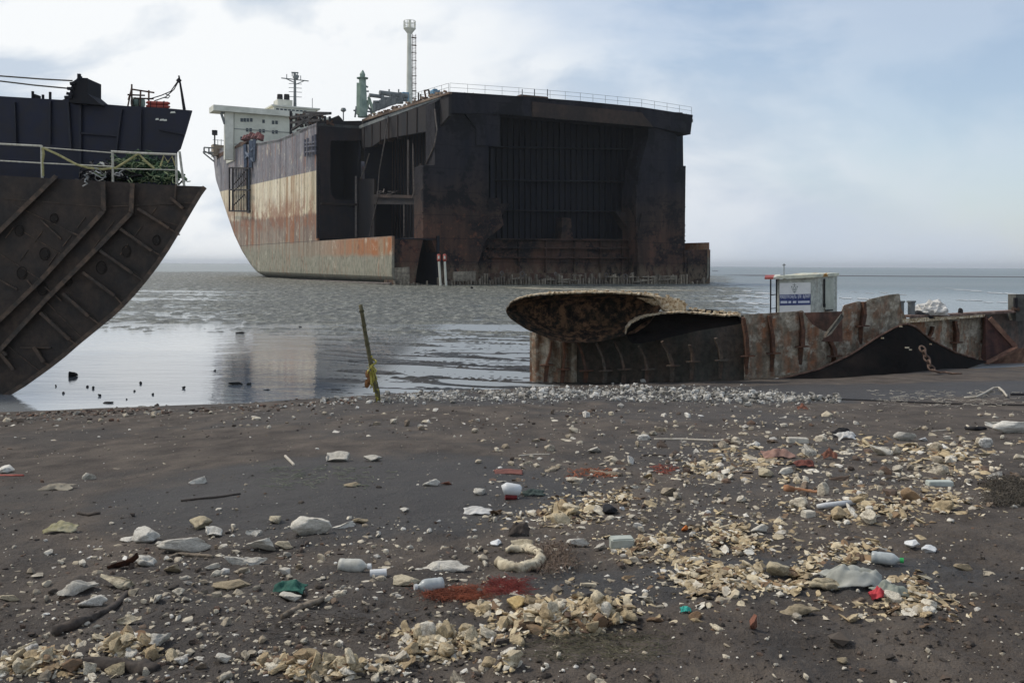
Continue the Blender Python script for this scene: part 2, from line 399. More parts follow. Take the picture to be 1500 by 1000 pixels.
x_, y_, z_ = m.sep(); a_ = m.noise(.22, det=9, ro=.7, dis=.5); b_ = m.noise(.5, (1, 1, .12), det=6, ro=.65); f_ = m.noise(1.3, det=8, ro=.7, off=(3, 3, 3)); g_ = m.noise(.07, det=4, off=(7, 0, 3))
zw = m.ma('ADD', z_, m.ma('MULTIPLY', m.ma('SUBTRACT', g_, .5), 14.))
c = m.ramp(b_, [(.36, (.012, .013, .020)), (.64, (.026, .024, .028))])
c = m.mix(m.mr(zw, 18., 11.), c, m.ramp(b_, [(.36, (.026, .021, .020)), (.64, (.060, .040, .032))]))
c = m.mix(m.mr(zw, 12., 6.), c, m.ramp(b_, [(.36, (.042, .027, .022)), (.64, (.105, .054, .038))]))
c = m.mix(m.ramp(m.ma('MULTIPLY_ADD', f_, .35, a_), [(.66, 0.), (.74, .92)]), c, (.010, .010, .012))
c = m.mix(m.ma('MULTIPLY', m.mr(z_, 14., 6.), m.ramp(f_, [(.54, 0.), (.64, .8)])), c, m.mix(m.mr(m.sep()[0], 22., 14.), (.075, .050, .036), (.16, .065, .04)))
c = m.mix(m.ma('MULTIPLY', m.mr(z_, 3.8, 1.8), m.ramp(m.noise(.9, (1, 1, .5), det=8, ro=.75, off=(5, 5, 1)), [(.44, 0.), (.54, .7)])), c, (.16, .12, .08))
seam = m.ma('LESS_THAN', m.ma('FRACT', m.ma('MULTIPLY', z_, 1 / 3.4)), .03); c = m.mix(m.ma('MULTIPLY', seam, .5), c, (.008, .008, .009))
m.bump(m.ma('ADD', a_, m.ma('MULTIPLY', f_, .5)), .3, .7); front = m.fin(c, .9, 0., .2)
steel_deep = steel('tank_interior', (.010, .013, .022), (.017, .018, .025), sc_=.12, rough=.9, fine=1., bump=.04)  # near-black colour carries part of the shade inside the tanks
steel_edge = steel('pale_cut_edge', (.10, .085, .075), (.20, .17, .15), sc_=.5, rough=.8, fine=3)
tan_edge = steel('tan_deck_edge', (.16, .10, .07), (.30, .22, .16), sc_=.3, rough=.85, fine=3)
white_paint = plain('old_white_paint', (.56, .55, .46), (.72, .70, .60), .5, .6, .01)
cream_paint = plain('weathered_cream_paint', (.52, .51, .42), (.66, .65, .54), .35, .65, .01)
grey_paint = plain('grey_deck_paint', (.12, .13, .13), (.22, .23, .22), .8, .7, .01)
green_paint = plain('faded_green_paint', (.16, .23, .19), (.30, .37, .31), .8, .7, .01)
blue_paint = plain('faded_blue_paint', (.07, .19, .30), (.14, .30, .42), .8, .6, .01)
red_paint = plain('faded_red_paint', (.26, .04, .03), (.42, .09, .06), 2, .6, .01)
glass = plain('dark_window_glass', (.02, .025, .03), (.04, .05, .055), 1, .15, 0.)
rust_pipe = steel('rusty_pipe', (.08, .05, .035), (.16, .08, .05), sc_=1.2, rough=.85, fine=5)

# side shell with its paint bands (object z = height above the mud)
m = M('banded_side_shell')
x_, y_, z_ = m.sep()
wob = m.noise(.12, (1, 1, .5), det=8, ro=.65)
runs = m.noise(.55, (1, 1, .035), det=5, ro=.65, off=(4, 2, 0)); runs2 = m.noise(.22, (1, 1, .03), det=4, off=(8, 3, 0)); fine = m.noise(1.6, (1, 1, .5), det=8, ro=.7)
zz = m.ma('MULTIPLY_ADD', m.ma('SUBTRACT', wob, .5), 1.8, z_)
cream = m.ramp(runs, [(.36, (.40, .33, .22)), (.46, (.68, .58, .41)), (.62, (.80, .73, .57))])
cream = m.mix(m.ramp(runs2, [(.54, 0.), (.60, .8)]), cream, (.34, .19, .09))
greyb = m.ramp(runs, [(.36, (.12, .115, .13)), (.64, (.30, .285, .30))])
greyb = m.mix(m.ramp(fine, [(.55, 0.), (.72, .6)]), greyb, (.07, .06, .07))
brown = m.ramp(runs, [(.34, (.15, .105, .08)), (.5, (.27, .21, .165)), (.66, (.38, .33, .26))])
brown = m.mix(m.ramp(runs2, [(.51, 0.), (.60, .85)]), brown, (.34, .13, .05))
olive = m.ramp(fine, [(.38, (.15, .15, .11)), (.62, (.40, .375, .29))])
orange = m.ramp(runs, [(.4, (.34, .24, .15)), (.55, (.38, .15, .06))])
orange = m.mix(m.mr(y_, 8., 45.), orange, m.ramp(runs, [(.36, (.22, .16, .11)), (.6, (.36, .33, .26))]))
def st(a, b, lo, hi, val=zz): return m.mr(val, lo, hi, 0., 1.)
c = m.mix(m.mr(zz, 3.9, 4.9), olive, orange)
c = m.mix(m.mr(zz, 6.6, 7.4), c, brown)
c = m.mix(m.ma('MULTIPLY', m.mr(y_, 36., 70.), m.mr(zz, 7.6, 5.)), c, olive)
sh = m.ma('MULTIPLY_ADD', y_, -.021, z_)                      # bands climb a little toward the stern
jag = m.ma('MULTIPLY_ADD', m.ma('SUBTRACT', runs, .5), 2.2, sh)
c = m.mix(m.mr(jag, 10.6, 11.4), c, cream)
blot = m.noise(.35, (1, 1, .7), det=8, ro=.75, off=(1, 5, 2))
bm = m.ma('MULTIPLY', m.mr(jag, 16., 12.2), m.ramp(blot, [(.45, 0.), (.53, 1.)]))
c = m.mix(m.ma('MULTIPLY', m.ma('MULTIPLY', bm, m.mr(jag, 7.5, 9.5)), .75), c, (.28, .12, .065))
c = m.mix(m.mr(sh, 18.55, 18.7), c, greyb)
wr1 = m.noise(1.1, (1, 1, .10), det=8, ro=.75, off=(2, 8, 0)); wr2 = m.noise(.45, (1, 1, .8), det=9, ro=.78, off=(6, 6, 1))
c = m.mix(m.ramp(wr1, [(.55, 0.), (.64, .8)]), c, (.33, .13, .055))
c = m.mix(m.ramp(wr2, [(.59, 0.), (.65, .65)]), c, (.10, .06, .045))
c = m.mix(m.ramp(wr2, [(.36, .6), (.44, 0.)]), c, (.62, .56, .44))
seam = m.ma('LESS_THAN', m.ma('FRACT', m.ma('MULTIPLY', y_, 1 / 11.7)), .018)
c = m.mix(m.ma('MULTIPLY', seam, .5), c, (.09, .07, .06))
seam2 = m.ma('LESS_THAN', m.ma('ABSOLUTE', m.ma('SUBTRACT', z_, 7.05)), .07); c = m.mix(m.ma('MULTIPLY', seam2, .6), c, (.06, .05, .045))
foot = m.ma('ADD', m.mr(z_, 1.5, .4), m.ma('MULTIPLY', m.ma('SUBTRACT', fine, .5), 2.), cl=True); c = m.mix(foot, c, (.025, .028, .022))
m.bump(m.ma('ADD', m.noise(.10, det=2), m.ma('MULTIPLY', fine, .08)), .35, .5)
shell_mat = m.fin(c, .75, 0., .3)

SEND = [(-.6, 90), (0, 93), (1.2, 98.5), (3, 105), (6, 113.5), (10, 122), (15, 130), (20, 137.5), (25, 145), (30, 148), (34, 149)]
def send(z): return float(np.interp(z, [a for a, b in SEND], [b for a, b in SEND]))
def zdeck(s): return 27.8 + 6.2 * max(0., (s - 62) / 82) ** 1.1
def tshell(s, z):
    """how far in from the full beam the shell stands at station s, height z"""
    se = send(z); s0 = se - 20; k = max(0., min(1., (s - s0) / (se - s0)))
    bil = 2.2 * max(0., (1.6 - z) / 2.2) ** 2 if z < 1.6 else 0
    return bil + (BW / 2 - bil) * (1 - (1 - k ** 2.6) ** (1 / 2.0)) if k < 1 else BW / 2
def side(sgn, s_a, z_a, z_b, name, nz=28):
    mb = MB()
    def fn(u, v):
        sref = s_a
        zt = z_b if z_b is not None else None
        z = z_a + (27.8 - z_a) * v if zt is None else z_a + (zt - z_a) * v
        # stations crowd toward the stern end
        se = send(z if zt else z + (6 * v)); s = s_a + (se - s_a) * (1 - (1 - u) ** 1.8)
        if zt is None: z = z_a + (zdeck(s) - z_a) * v
        t = tshell(min(s, send(z) - 1e-4), z)
        return W(t if sgn < 0 else BW - t, s, z)
    mb.grid(fn, 70, nz, lambda u, v: SB * (.35 if sgn < 0 else -.35))
    return mb.build(name, shell_mat, ship)
side(-1, 0.0, -.6, 7.05, 'lower_side_shell', 12)
side(-1, SC, 7.05, None, 'upper_side_shell')
side(1, 0.0, -.6, 7.05, 'lower_side_shell', 10)
side(1, 40, 7.05, None, 'upper_side_shell')
# a pale lip of plating along the foot of the side
mb = MB(); mb.tube([W(-.15, s, .25 - .006 * s) for s in (0, 12, 24, 36, 48, 56)], .22, 6); mb.build('bilge_keel', steel_edge, ship)
# deck
mb = MB()
mb.grid(lambda u, v: W(tshell(min(SC + 108 * u, send(27.8) - .01), 27.8) + (BW - 2 * tshell(min(SC + 108 * u, send(27.8) - .01), 27.8)) * v, SC + 108 * u, zdeck(SC + 108 * u) - .12), 24, 6, (0, 0, -.5))
mb.box((7.3, .02, 0), (54, SC - .02, 0), None)
mb.v = mb.v[:-8]; mb.f = mb.f[:-6]
def slabz(t0, t1, s0, s1, z0, z1, mb=mb): mb.box((t0, s0, z0), (t1, s1, z1), lambda p: W(p.x, p.y, p.z))
slabz(7.4, 53.6, 0.3, SC - .05, 27.15, 27.7)
mb.build('deck', grey_paint, ship)

# ---- the cut front, everything on real cross planes
def cutslab(mb, poly, s0, s1):
    pts = [sp(x, y, s0) for x, y in poly]; mb.prism(pts, SD * (s1 - s0))
mb = MB(); cutslab(mb, [(659, 134.5), (700, 137), (760, 141), (850, 148), (940, 157), (1015, 168.5), (1011.5, 197), (957, 186), (860, 178), (780, 171), (732, 167), (659, 166)], -.1, 3)
mb.build('deck_girder', front, ship)
mb = MB(); cutslab(mb, [(780, 149), (940, 165), (957, 186), (860, 178), (780, 171)], -.35, -.12)
mb.build('girder_face_plate', steel_brown, ship)
mb = MB(); cutslab(mb, [(681, 166), (732, 166.5), (732, 214.5), (698, 213), (698, 189)], .2, 2.2)
mb.build('bracket', front, ship)
mb = MB(); cutslab(mb, [(637, 150), (659, 134.9), (659, 166), (716, 166), (716, 290), (620, 290), (620, 242), (637, 242)], .6, 4)
mb.build('longitudinal_web', front, ship)
# lower wall: red rust on the port side with the burnt hole left open
mb = MB()
cutslab(mb, [(575.5, 349), (620, 349), (615, 372), (610, 400), (608, 421), (575.5, 421)], .4, 4)
cutslab(mb, [(620, 290), (730, 290), (738, 330), (712, 352), (700, 385), (640, 398), (640, 372), (632, 350), (620, 349)], .5, 4)
cutslab(mb, [(640, 397), (700, 384), (700, 421), (640, 421)], .3, 4)
mb.build('port_bulkhead', front, ship)
# middle: deep tank wall, then the brown floors and diagonal plates in front
mb = MB(); cutslab(mb, [(700, 150), (1000, 165), (1003, 400), (700, 400)], 9, 9.6)
slabz(17, 17.5, 3, 9, 1, 27, mb)
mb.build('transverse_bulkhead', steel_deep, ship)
mb = MB(); rib_m = steel('tank_stiffener_steel', (.020, .021, .027), (.045, .034, .032), sc_=.3, rough=.9, fine=2)
for k in range(26): x = 728 + k * 8.4; cutslab(mb, [(x, 168 + (x - 728) * .1), (x + 1.0, 168 + (x - 728) * .1), (x + 1.0, 349), (x, 349)], 8.5, 9)
for y in (214, 262, 306): cutslab(mb, [(722, y), (934, y + 3), (934, y + 5), (722, y + 2)], 7.6, 9)
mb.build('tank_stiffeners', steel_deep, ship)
mb = MB(); r7 = random.Random(70)      # ragged torch-cut edge along the girder and the pillars
for k in range(150):
    u = r7.random(); x, y = [(660 + 350 * u, 134.6 + 33 * u ** 1.1), (732 + 220 * u, 167 + 18 * u), (716 + 2 * u, 292 + 50 * u), (620 + .5 * u, 242 + 105 * u), (1003, 245 + 118 * u), (933, 210 + 140 * u)][r7.randrange(6)]
    p = sp(x, y + r7.uniform(-.6, .6), -.15); mb.bar(p, p + SB * r7.uniform(-.3, .12) + Vector((0, 0, r7.uniform(-.3, .15))), r7.uniform(.08, .2))
mb.build('torch_cut_edge', front, ship)['kind'] = 'stuff'
mb = MB(); cutslab(mb, [(715, 300), (749, 297), (730, 322), (722, 345), (715, 350)], 3.2, 5)
cutslab(mb, [(901, 309), (929, 312), (929, 343), (922, 340)], 3.2, 5)
cutslab(mb, [(700, 349), (935, 351), (935, 402), (700, 402)], 3, 8.8)
cutslab(mb, [(824, 318), (836, 320), (840, 350), (822, 350)], 4, 6)
mb.build('floor_plate', front, ship)
mb = MB()
for x0, y0, x1, y1 in [(716, 349, 935, 350.5), (716, 362, 935, 363), (716, 376, 935, 377)]:
    cutslab(mb, [(x0, y0), (x1, y1), (x1, y1 + 1.6), (x0, y0 + 1.6)], 2.2, 3)
for x in (760, 800, 842, 880, 912):
    cutslab(mb, [(x, 352), (x + 1.2, 352), (x + 1.2, 400), (x, 400)], 2.5, 3)
mb.build('stiffener', front, ship)
mb = MB(); cutslab(mb, [(950, 184), (991, 196.5), (991, 243.5), (1004.5, 243), (1003, 366), (1003, 421), (935, 421), (931, 300), (936, 250), (950, 200)], .5, 4.5)
mb.build('starboard_web', front, ship)
mb = MB(); cutslab(mb, [(940, 312), (972, 318), (1000, 330), (1002, 418), (938, 418), (933, 350)], .3, .52)
mb.build('doubler_plate', front, ship)
mb = MB()
for k in range(12): cutslab(mb, [(931.5, 238 + k * 9), (935, 238 + k * 9), (935, 242 + k * 9), (931.5, 242 + k * 9)], 3.6, 5)
mb.build('ladder_rungs', steel_edge, ship)
mb = MB(); cutslab(mb, [(1003, 366), (1040.5, 365.5), (1040, 419), (1003, 421)], .1, 8)
mb.build('bilge_block', front, ship)
mb = MB(); cutslab(mb, [(1008, 372), (1031, 371), (1031, 408), (1008, 410)], -.1, .12); mb.build('bilge_plate', front, ship)
mb = MB(); cutslab(mb, [(700, 400), (940, 400), (940, 421), (700, 421)], 1.6, 8.8)
mb.build('keel_girder', front, ship)
# barnacled frame stubs along the foot of the cut
mb = MB(); rr = random.Random(11)
for x in range(578, 1036, 4):
    if 606 < x < 640: h = rr.uniform(2, 7)
    elif x < 700: h = rr.uniform(4, 14)
    else: h = rr.uniform(7, 19)
    y0 = 419.5; wdt = rr.choice((.8, 1.1, 1.6, 2.6)); s = rr.uniform(-.6, .25)
    cutslab(mb, [(x, y0 - h), (x + wdt, y0 - h - rr.uniform(-2, 2)), (x + wdt, y0 + 3), (x, y0 + 3)], s, s + .5)
for k in range(16):
    x = rr.uniform(700, 1000); y = rr.uniform(402, 412); cutslab(mb, [(x, y), (x + rr.uniform(6, 20), y + .3), (x + rr.uniform(6, 20), y + 1.8), (x, y + 1.6)], -.4, .1)
for (x0, x1, y0, y1) in [(664, 697, 398, 412), (578, 600, 392, 418), (955, 992, 404, 416)]:
    cutslab(mb, [(x0, y0), (x1, y0 - 1), (x1, y1), (x0, y1)], .05, .29)
mb.build('frame_stubs', steel('barnacled_steel', (.12, .10, .078), (.42, .36, .27), sc_=.3, amt=(.38, .58), fine=2.5, rough=.95), ship)
mb = MB()
for x, y, r in [(735, 400, 2.6), (765, 401, 3.6), (888, 403, 3.2), (916, 405, 4), (814, 401, 2)]:
    p = sp(x, y, -.5); rad = r / 1400 * 140
    mb.tube([p + SB * (rad * math.cos(q * math.pi / 8)) + Vector((0, 0, rad * math.sin(q * math.pi / 8))) for q in range(17)], .09, 5, False)
mb.build('pipe_end', steel_edge, ship)

# ---- port wing tank, side cut away
mb = MB()
cutslab(mb, [(464.5, 178), (530, 177), (530, 206), (486, 206), (484, 214), (484, 284), (492, 292), (530, 294), (530, 349), (464.5, 349)], SC, SC + .6)
mb.build('wing_tank_bulkhead', steel('dark_tank_steel', (.018, .018, .024), (.05, .03, .026), sc_=.14, amt=(.45, .62), rough=.9, fine=1.5), ship)
mb = MB(); slabz(.4, 8, SC + 9, SC + 9.5, 7, 27, mb); slabz(7.6, 8.1, SC + .6, SC + 9, 7, 27, mb); mb.build('inner_bulkhead', steel_deep, ship)
mb = MB(); slabz(7.0, 7.3, 0, SC - .1, -.3, 7.2, mb); slabz(.4, 7.3, .2, SC - .1, 6.6, 6.75, mb); mb.build('tank_floor', steel_deep, ship)
tl = 7.4
def lp(x, y, t=tl): return tp(x, y, t)
mb = MB()
def longslab(poly, t0, t1): mb.prism([lp(x, y, t0) for x, y in poly], SB * (t1 - t0))
longslab([(524, 262), (548, 262), (548, 348), (524, 348)], tl, tl + .4)
longslab([(530, 177), (657, 137), (657, 170), (640, 190), (560, 204), (545, 215), (530, 216)], tl + .05, tl + .5)
longslab([(548, 288), (636, 289), (636, 300), (548, 299)], tl - .2, tl + .4)
mb.build('longitudinal_bulkhead', steel_dark, ship)
mb = MB(); slabz(13, 13.5, 2, 36, 1, 27, mb); slabz(7.5, 13, SC - 3.2, SC - 3, 6, 27, mb); mb.build('centre_bulkhead', steel_deep, ship)
for (x, y0, y1, t, w_) in [(521.5, 258, 348, 7.0, .35), (616.5, 242, 350, 6.5, .75)]:
    mb = MB(); mb.bar(lp(x, y0, t), lp(x, y1, t), w_, .3); mb.build('post', steel_edge, ship)
mb = MB(); mb.prism([sp(519.5, 174.6, 0)] * 0 or [lp(530, 174.8, 7.2), lp(657.5, 134.4, 7.2), lp(657.5, 137.6, 7.2), lp(530, 178.4, 7.2)], SB * .5)
mb.build('cut_deck_edge', tan_edge, ship)
mb = MB()
for k in range(26):
    s = 1 + k * 1.35; h = 19 if k % 4 else 8
    if 4 < k: mb.bar(W(12.7, s, 7.5), W(12.7, s, 26.5), .12, .35)
    if k % 3 == 0: mb.prism([W(7.3, s, 27), W(7.3, s, 23.2), W(8.2, s, 23.2), W(9.8, s, 25.6), W(12.5, s, 25.8), W(12.5, s, 27)], SD * .15)
mb.build('tank_frames', steel_brown, ship)
mb = MB(); mb.box((.5, SC - .5, 13.4), (7.2, SC - .05, 13.8), lambda p: W(p.x, p.y, p.z)); mb.bar(lp(548, 287, 7.0), lp(616, 288.5, 7.0), .25, .5)
mb.build('stringer', steel_brown, ship)
mb = MB()
for pts in [[(569, 170), (563, 210), (556, 248), (553, 290), (541, 346)], [(637, 160), (640, 190), (636, 214), (624, 240)], [(541, 225), (535, 246), (528, 262)], [(598, 205), (598, 286)], [(605, 210), (606, 284)], [(592, 300), (592, 346)], [(616, 240), (604, 290)]]:
    mb.tube([lp(x, y, 6.6) for x, y in pts], .11, 5)
mb.build('hanging_pipe', steel_edge, ship)
mb = MB(); rr = random.Random(3)
for k in range(14):
    x = rr.uniform(552, 576); p = lp(x, rr.uniform(280, 286), 7.0); mb.bar(p, p + Vector((rr.uniform(-1, 1), rr.uniform(-1, 1), rr.uniform(-.2, .7))), .22, .12)
mb.build('torn_plating', steel_edge, ship)['kind'] = 'stuff'

# ---- deck gear
def railing(pts, h=1.15, r=.05, step=2.6, name='deck_railing', mt=grey_paint):
    mb = MB()
    for a, b in zip(pts[:-1], pts[1:]):
        a, b = Vector(a), Vector(b); n = max(1, round((b - a).length / step))
        for i in range(n + 1): p = a.lerp(b, i / n); mb.bar(p, p + Vector((0, 0, h)), r * 1.6)
        for q in (.5, 1.0): mb.bar(a + Vector((0, 0, h * q)), b + Vector((0, 0, h * q)), r * 1.3)
    return mb.build(name, mt, ship)
railing([sp(x, y, .4) for x, y in [(659, 134.4), (760, 141), (850, 148), (940, 156.8), (1013, 168)]], 1.25, .03)
railing([lp(600, 150, 7.6), lp(657, 134.5, 7.6)], 1.2, .03)
mb = MB(); cutslab(mb, [(763, 138.5), (803, 142), (803, 145), (763, 142)], 1, 4); mb.build('hatch_coaming', rust_pipe, ship)
mb = MB()
for x in (765, 783, 802): mb.bar(sp(x, 141, 1), sp(x, 131, 1), .14)
mb.build('stanchion', grey_paint, ship)
# tall white vent mast with caged ladder
b_ = sp(599.5, 152, 26); b2 = sp(599.5, 44, 26)
mb = MB(); mb.tube([b_, b_.lerp(b2, .5), b2], [.5, .43, .36], 14)
vm = mb.build('vent_mast', white_paint, ship, smooth=False)
tp_ = sp(600, 42, 26)
mb = MB(); mb.tube([tp_ + Vector((0, 0, -.9)), tp_ + Vector((0, 0, -.1))], [.4, 1.0], 14); mb.tube([tp_ + Vector((0, 0, -.1)), tp_], 1.05, 14)
mb.build('crows_nest', white_paint, vm)
mb = MB()
for j in range(10):
    an = j * math.pi / 5; q = tp_ + Vector((math.cos(an), math.sin(an), 0)) * 1.0; mb.bar(q, q + Vector((0, 0, 1.25)), .1)
for zz_ in (.62, 1.25): mb.tube([tp_ + Vector((math.cos(j * math.pi / 8), math.sin(j * math.pi / 8), zz_)) * 1 for j in range(17)], .05, 5, False)
mb.tube([tp_, tp_ + Vector((0, 0, 1.5))], .22, 8)
mb.build('nest_railing', white_paint, vm)
mb = MB(); la = sp(606.5, 150, 26); lb = sp(606.5, 50, 26)
for o_ in (-.33, .33): mb.bar(la + SB * o_, lb + SB * o_, .09)
n = 46
for i in range(n): p = la.lerp(lb, i / n); mb.bar(p - SB * .33, p + SB * .33, .06)
for i in range(9): p = la.lerp(lb, (i + .5) / 9); mb.bar(p - SB * 1.0, p + SB * .45, .12)
mb.build('ladder', rust_pipe, vm)
# green derrick house
mb = MB(); s_ = 34
def pp(x, y, s=s_): return sp(x, y, s)
mb.tube([pp(531, 172), pp(531, 140), pp(531, 122), pp(531, 115)], [.85, .75, .62, .62], 12)
mb.tube([pp(531, 115.6), pp(531, 114.2)], [1.0, 1.05], 12)
mb.tube([pp(531, 114.2), pp(531, 109), pp(531.3, 106), pp(531.3, 103)], [.42, .5, .3, .1], 10)
gm_ = mb.build('derrick_mast', green_paint, ship)
mb = MB(); mb.bar(pp(525.3, 168), pp(525.8, 122), .7, .7); mb.bar(pp(535, 168), pp(541, 144), .4); mb.bar(pp(548, 168), pp(540, 142), .4)
mb.build('boom', plain('pale_green_paint', (.28, .36, .26), (.4, .48, .36), 1, .6), gm_)
mb = MB()
for a, b in [((518, 162), (545, 164)), ((521, 158), (541, 159)), ((535, 126), (539, 128)), ((535, 134), (540, 134)), ((520, 172), (522, 156)), ((544, 172), (543, 158)), ((534, 150), (548, 168)), ((536, 168), (541, 140))]: mb.bar(pp(*a), pp(*b), .25)
mb.box((0, 0, 0), (0, 0, 0)) if 0 else None
mb.build('platform', grey_paint, gm_)
mb = MB(); mb.tube([pp(533, 147), pp(533, 157)], .6, 8); mb.build('winch', steel_dark, gm_)
# pipe manifold on deck
def deckz(px, s):     # deck point under a picture column
    p = sp(px, 200, s); return Vector((p.x, p.y, A0.z + 27.75))
mb = MB()
for a, b, r in [((541, 139.5), (560, 142), .32), ((556, 136), (597, 141), .42), ((560, 144), (596, 146.5), .3), ((547, 150), (590, 150), .3), ((548, 158), (566, 150), .4), ((560, 134), (560, 156), .3), ((575, 138), (575, 152), .25), ((585, 140), (585, 150), .3), ((570, 137), (570, 131), .12), ((584, 138), (584, 131), .12), ((553, 152), (553, 160), .35)]:
    mb.tube([sp(*a, 24), sp(*b, 24)], r, 8)
for k in range(34):
    x = rr.uniform(545, 597); y = 165 - (x - 545) * .36; p = sp(x, y, 22); h = rr.uniform(.4, 1.9); mb.bar(p, p + Vector((0, 0, h)), rr.uniform(.15, .5))
mb.build('pipe_manifold', grey_paint, ship)
mb = MB(); mb.box(tuple(loc(sp(590, 147, 24))), tuple(v + d for v, d in zip(loc(sp(590, 147, 24)), (1.1, 1.2, 1.4))), lambda p: W(*p)); mb.build('valve_box', blue_paint, ship)
mb = MB()
q = loc(sp(634.5, 140, 8)); mb.box((q[0], q[1], q[2] - .6), (q[0] + 1.15, q[1] + 1.2, q[2] + .9), lambda p: W(*p)); mb.box((q[0] + .2, q[1] + .2, q[2] + .9), (q[0] + .8, q[1] + .8, q[2] + 1.1), lambda p: W(*p))
mb.build('blue_tank', blue_paint, ship)
mb = MB()
for a, b in [((621, 133), (628, 132)), ((628, 132), (630, 143)), ((622, 134), (624, 145)), ((613, 136), (613, 150)), ((616, 138), (616, 149)), ((619, 145), (627, 143)), ((607, 150), (625, 143))]: mb.bar(sp(*a, 14), sp(*b, 14), .22)
mb.build('davit', rust_pipe, ship)
mb = MB(); rr = random.Random(8)
for k in range(60):
    u = rr.random(); p = lp(532 + 122 * u, 174 - 39 * u - rr.uniform(.5, 1.5), 7.7 + rr.uniform(0, 1)); mb.bar(p, p + SD * rr.uniform(.2, 1.2) + Vector((0, 0, rr.uniform(-.1, .3))), rr.uniform(.1, .4))
mb.build('deck_scrap', tan_edge, ship)['kind'] = 'stuff'
# lamp post and low gear at the cut of the shell
mb = MB(); mb.bar(sp(503, 177, SC + 2), sp(503, 163, SC + 2), .18); mb.tube([sp(503, 164, SC + 2), sp(503, 162, SC + 2), sp(503, 158.5, SC + 2)], [.25, .55, .35], 8); mb.build('deck_lamp', grey_paint, ship)
mb = MB(); cutslab(mb, [(480, 178), (484, 174), (496, 169), (500, 173), (503, 177.5)], SC + .3, SC + 3); mb.build('torn_bulwark', steel_dark, ship)
mb = MB(); rr = random.Random(21)
for k in range(9):
    x = 427 + k * 7; mb.bar(tp(x, 190 - k * 1.5, .6), tp(x, 166 + k * .6, .6), .35)
for (x0, y0, x1, y1) in [(426, 172, 484, 166), (426, 180, 470, 176), (436, 192, 466, 186), (426, 163, 426, 198), (428, 190, 460, 170), (445, 165, 482, 166), (455, 186, 440, 170), (427, 198, 440, 196)]:
    mb.bar(tp(x0, y0, .5), tp(x1, y1, .5), .42)
mb.build('side_scaffold', steel_dark, ship)
mb = MB()
for k in range(26): x = rr.uniform(430, 480); p = tp(x, rr.uniform(170, 182), 1.5); mb.bar(p, p + Vector((rr.uniform(-1.5, 1.5), rr.uniform(-1, 1), rr.uniform(-.6, .8))), rr.uniform(.2, .6))
mb.build('deck_pipework', rust_pipe, ship)['kind'] = 'stuff'
# hanging lattice frame on the side
mb = MB()
for x in (336, 341, 362): mb.bar(tp(x, 245 - (x - 336) * .05, -.9), tp(x, 309.5, -.9), .32)
for y in (246, 278, 309): mb.bar(tp(336, y, -.9), tp(366, y + .5, -.9), .34)
for k in range(9): mb.bar(tp(342 + k * 2.4, 246, -.8), tp(342 + k * 2.4, 309, -.8), .14)
for (x0, y0, x1, y1) in [(343, 270, 358, 252), (343, 280, 360, 262), (343, 300, 358, 285)]: mb.bar(tp(x0, y0, -.85), tp(x1, y1, -.85), .2)
mb.build('hanging_cage', steel_dark, ship)
mb = MB()
for (x0, y0, x1, y1, w_) in [(359, 212, 360, 250, .9), (368, 206, 367, 246, 1.1), (373, 204, 372, 236, .8), (358, 222, 372, 236, .6), (372, 216, 360, 232, .5), (364, 245, 364, 312, .8)]: mb.bar(tp(x0, y0, -.4), tp(x1, y1, -.4), w_ * .7)
mb.build('gangway', plain('blue_grey_metal', (.07, .09, .13), (.16, .19, .24), 1, .7), ship)
mb = MB()
for x, y in [(362, 205), (367, 202), (372, 204), (377, 202), (381, 205), (358, 206)]: p = tp(x, y, .5); mb.tube([p, p + Vector((.3, .3, 1.1))], [.8, .6], 7)
mb.build('red_winch', plain('dull_red_paint', (.06, .02, .02), (.22, .07, .06), 1.2, .7), ship)
mb = MB()
for x in (447, 451, 458, 462): mb.bar(tp(x, 196 + (464 - x) * .5, -.35), tp(x, 226 + (464 - x) * .2, -.35), .3)
for y in (208, 213, 221): mb.bar(tp(446, y + 2, -.35), tp(463, y, -.35), .25)
mb.build('side_ladder', plain('violet_grey_metal', (.08, .08, .10), (.15, .15, .18), 1, .7), ship)

# ---- accommodation block at the stern
sA = 104.5
ab = MB()
zroof = loc(sp(400, 170, sA))[2]; t0 = loc(sp(343, 200, sA))[0]; t1 = loc(sp(455, 200, sA))[0] + 8; zb = 27.5
ab.box((t0, sA, zb), (t1, sA + 9, zroof), lambda p: W(*p))
blk = ab.build('accommodation_block', cream_paint, ship)
mb = MB(); mb.box((t0 - 2.2, sA - .3, zb), (t0 - .2, sA + 1, zroof), lambda p: W(*p)); mb.build('corner_column', white_paint, blk)
tw0, tw1 = loc(sp(311, 165, sA))[0], loc(sp(483, 170, sA))[0]; zw = loc(sp(311, 169, sA))[2]
mb = MB(); mb.box((tw0, sA - 1.4, zroof + .02), (tw1, sA + 4, zroof + .5), lambda p: W(*p)); mb.box((tw0, sA - 1.4, zroof + .5), (tw1 - 2, sA - 1.2, zroof + 1.35), lambda p: W(*p)); mb.box((tw0, sA - 1.2, zroof + .5), (tw0 + .2, sA + 4, zroof + 1.35), lambda p: W(*p))
mb.build('bridge_wing', white_paint, blk)
mb = MB(); mb.bar(W(tw0 + 2, sA, zroof - .2), W(t0 - 2.2, sA, zroof - 2.8), .5); mb.bar(W(tw0 + 2, sA, zroof - .1), W(t0 - 2.2, sA, zroof - .1), .5); mb.build('wing_brace', grey_paint, blk)
wt0 = loc(sp(400, 165, sA))[0]; wt1 = loc(sp(444, 165, sA))[0]
zt = loc(sp(420, 158, sA))[2]
mb = MB(); mb.box((wt0, sA - .6, zroof + .5), (wt1 + 3, sA + 6, zt), lambda p: W(*p)); mb.box((wt0 - .6, sA - 1.0, zt), (wt1 + 4, sA + 6.4, zt + .35), lambda p: W(*p))
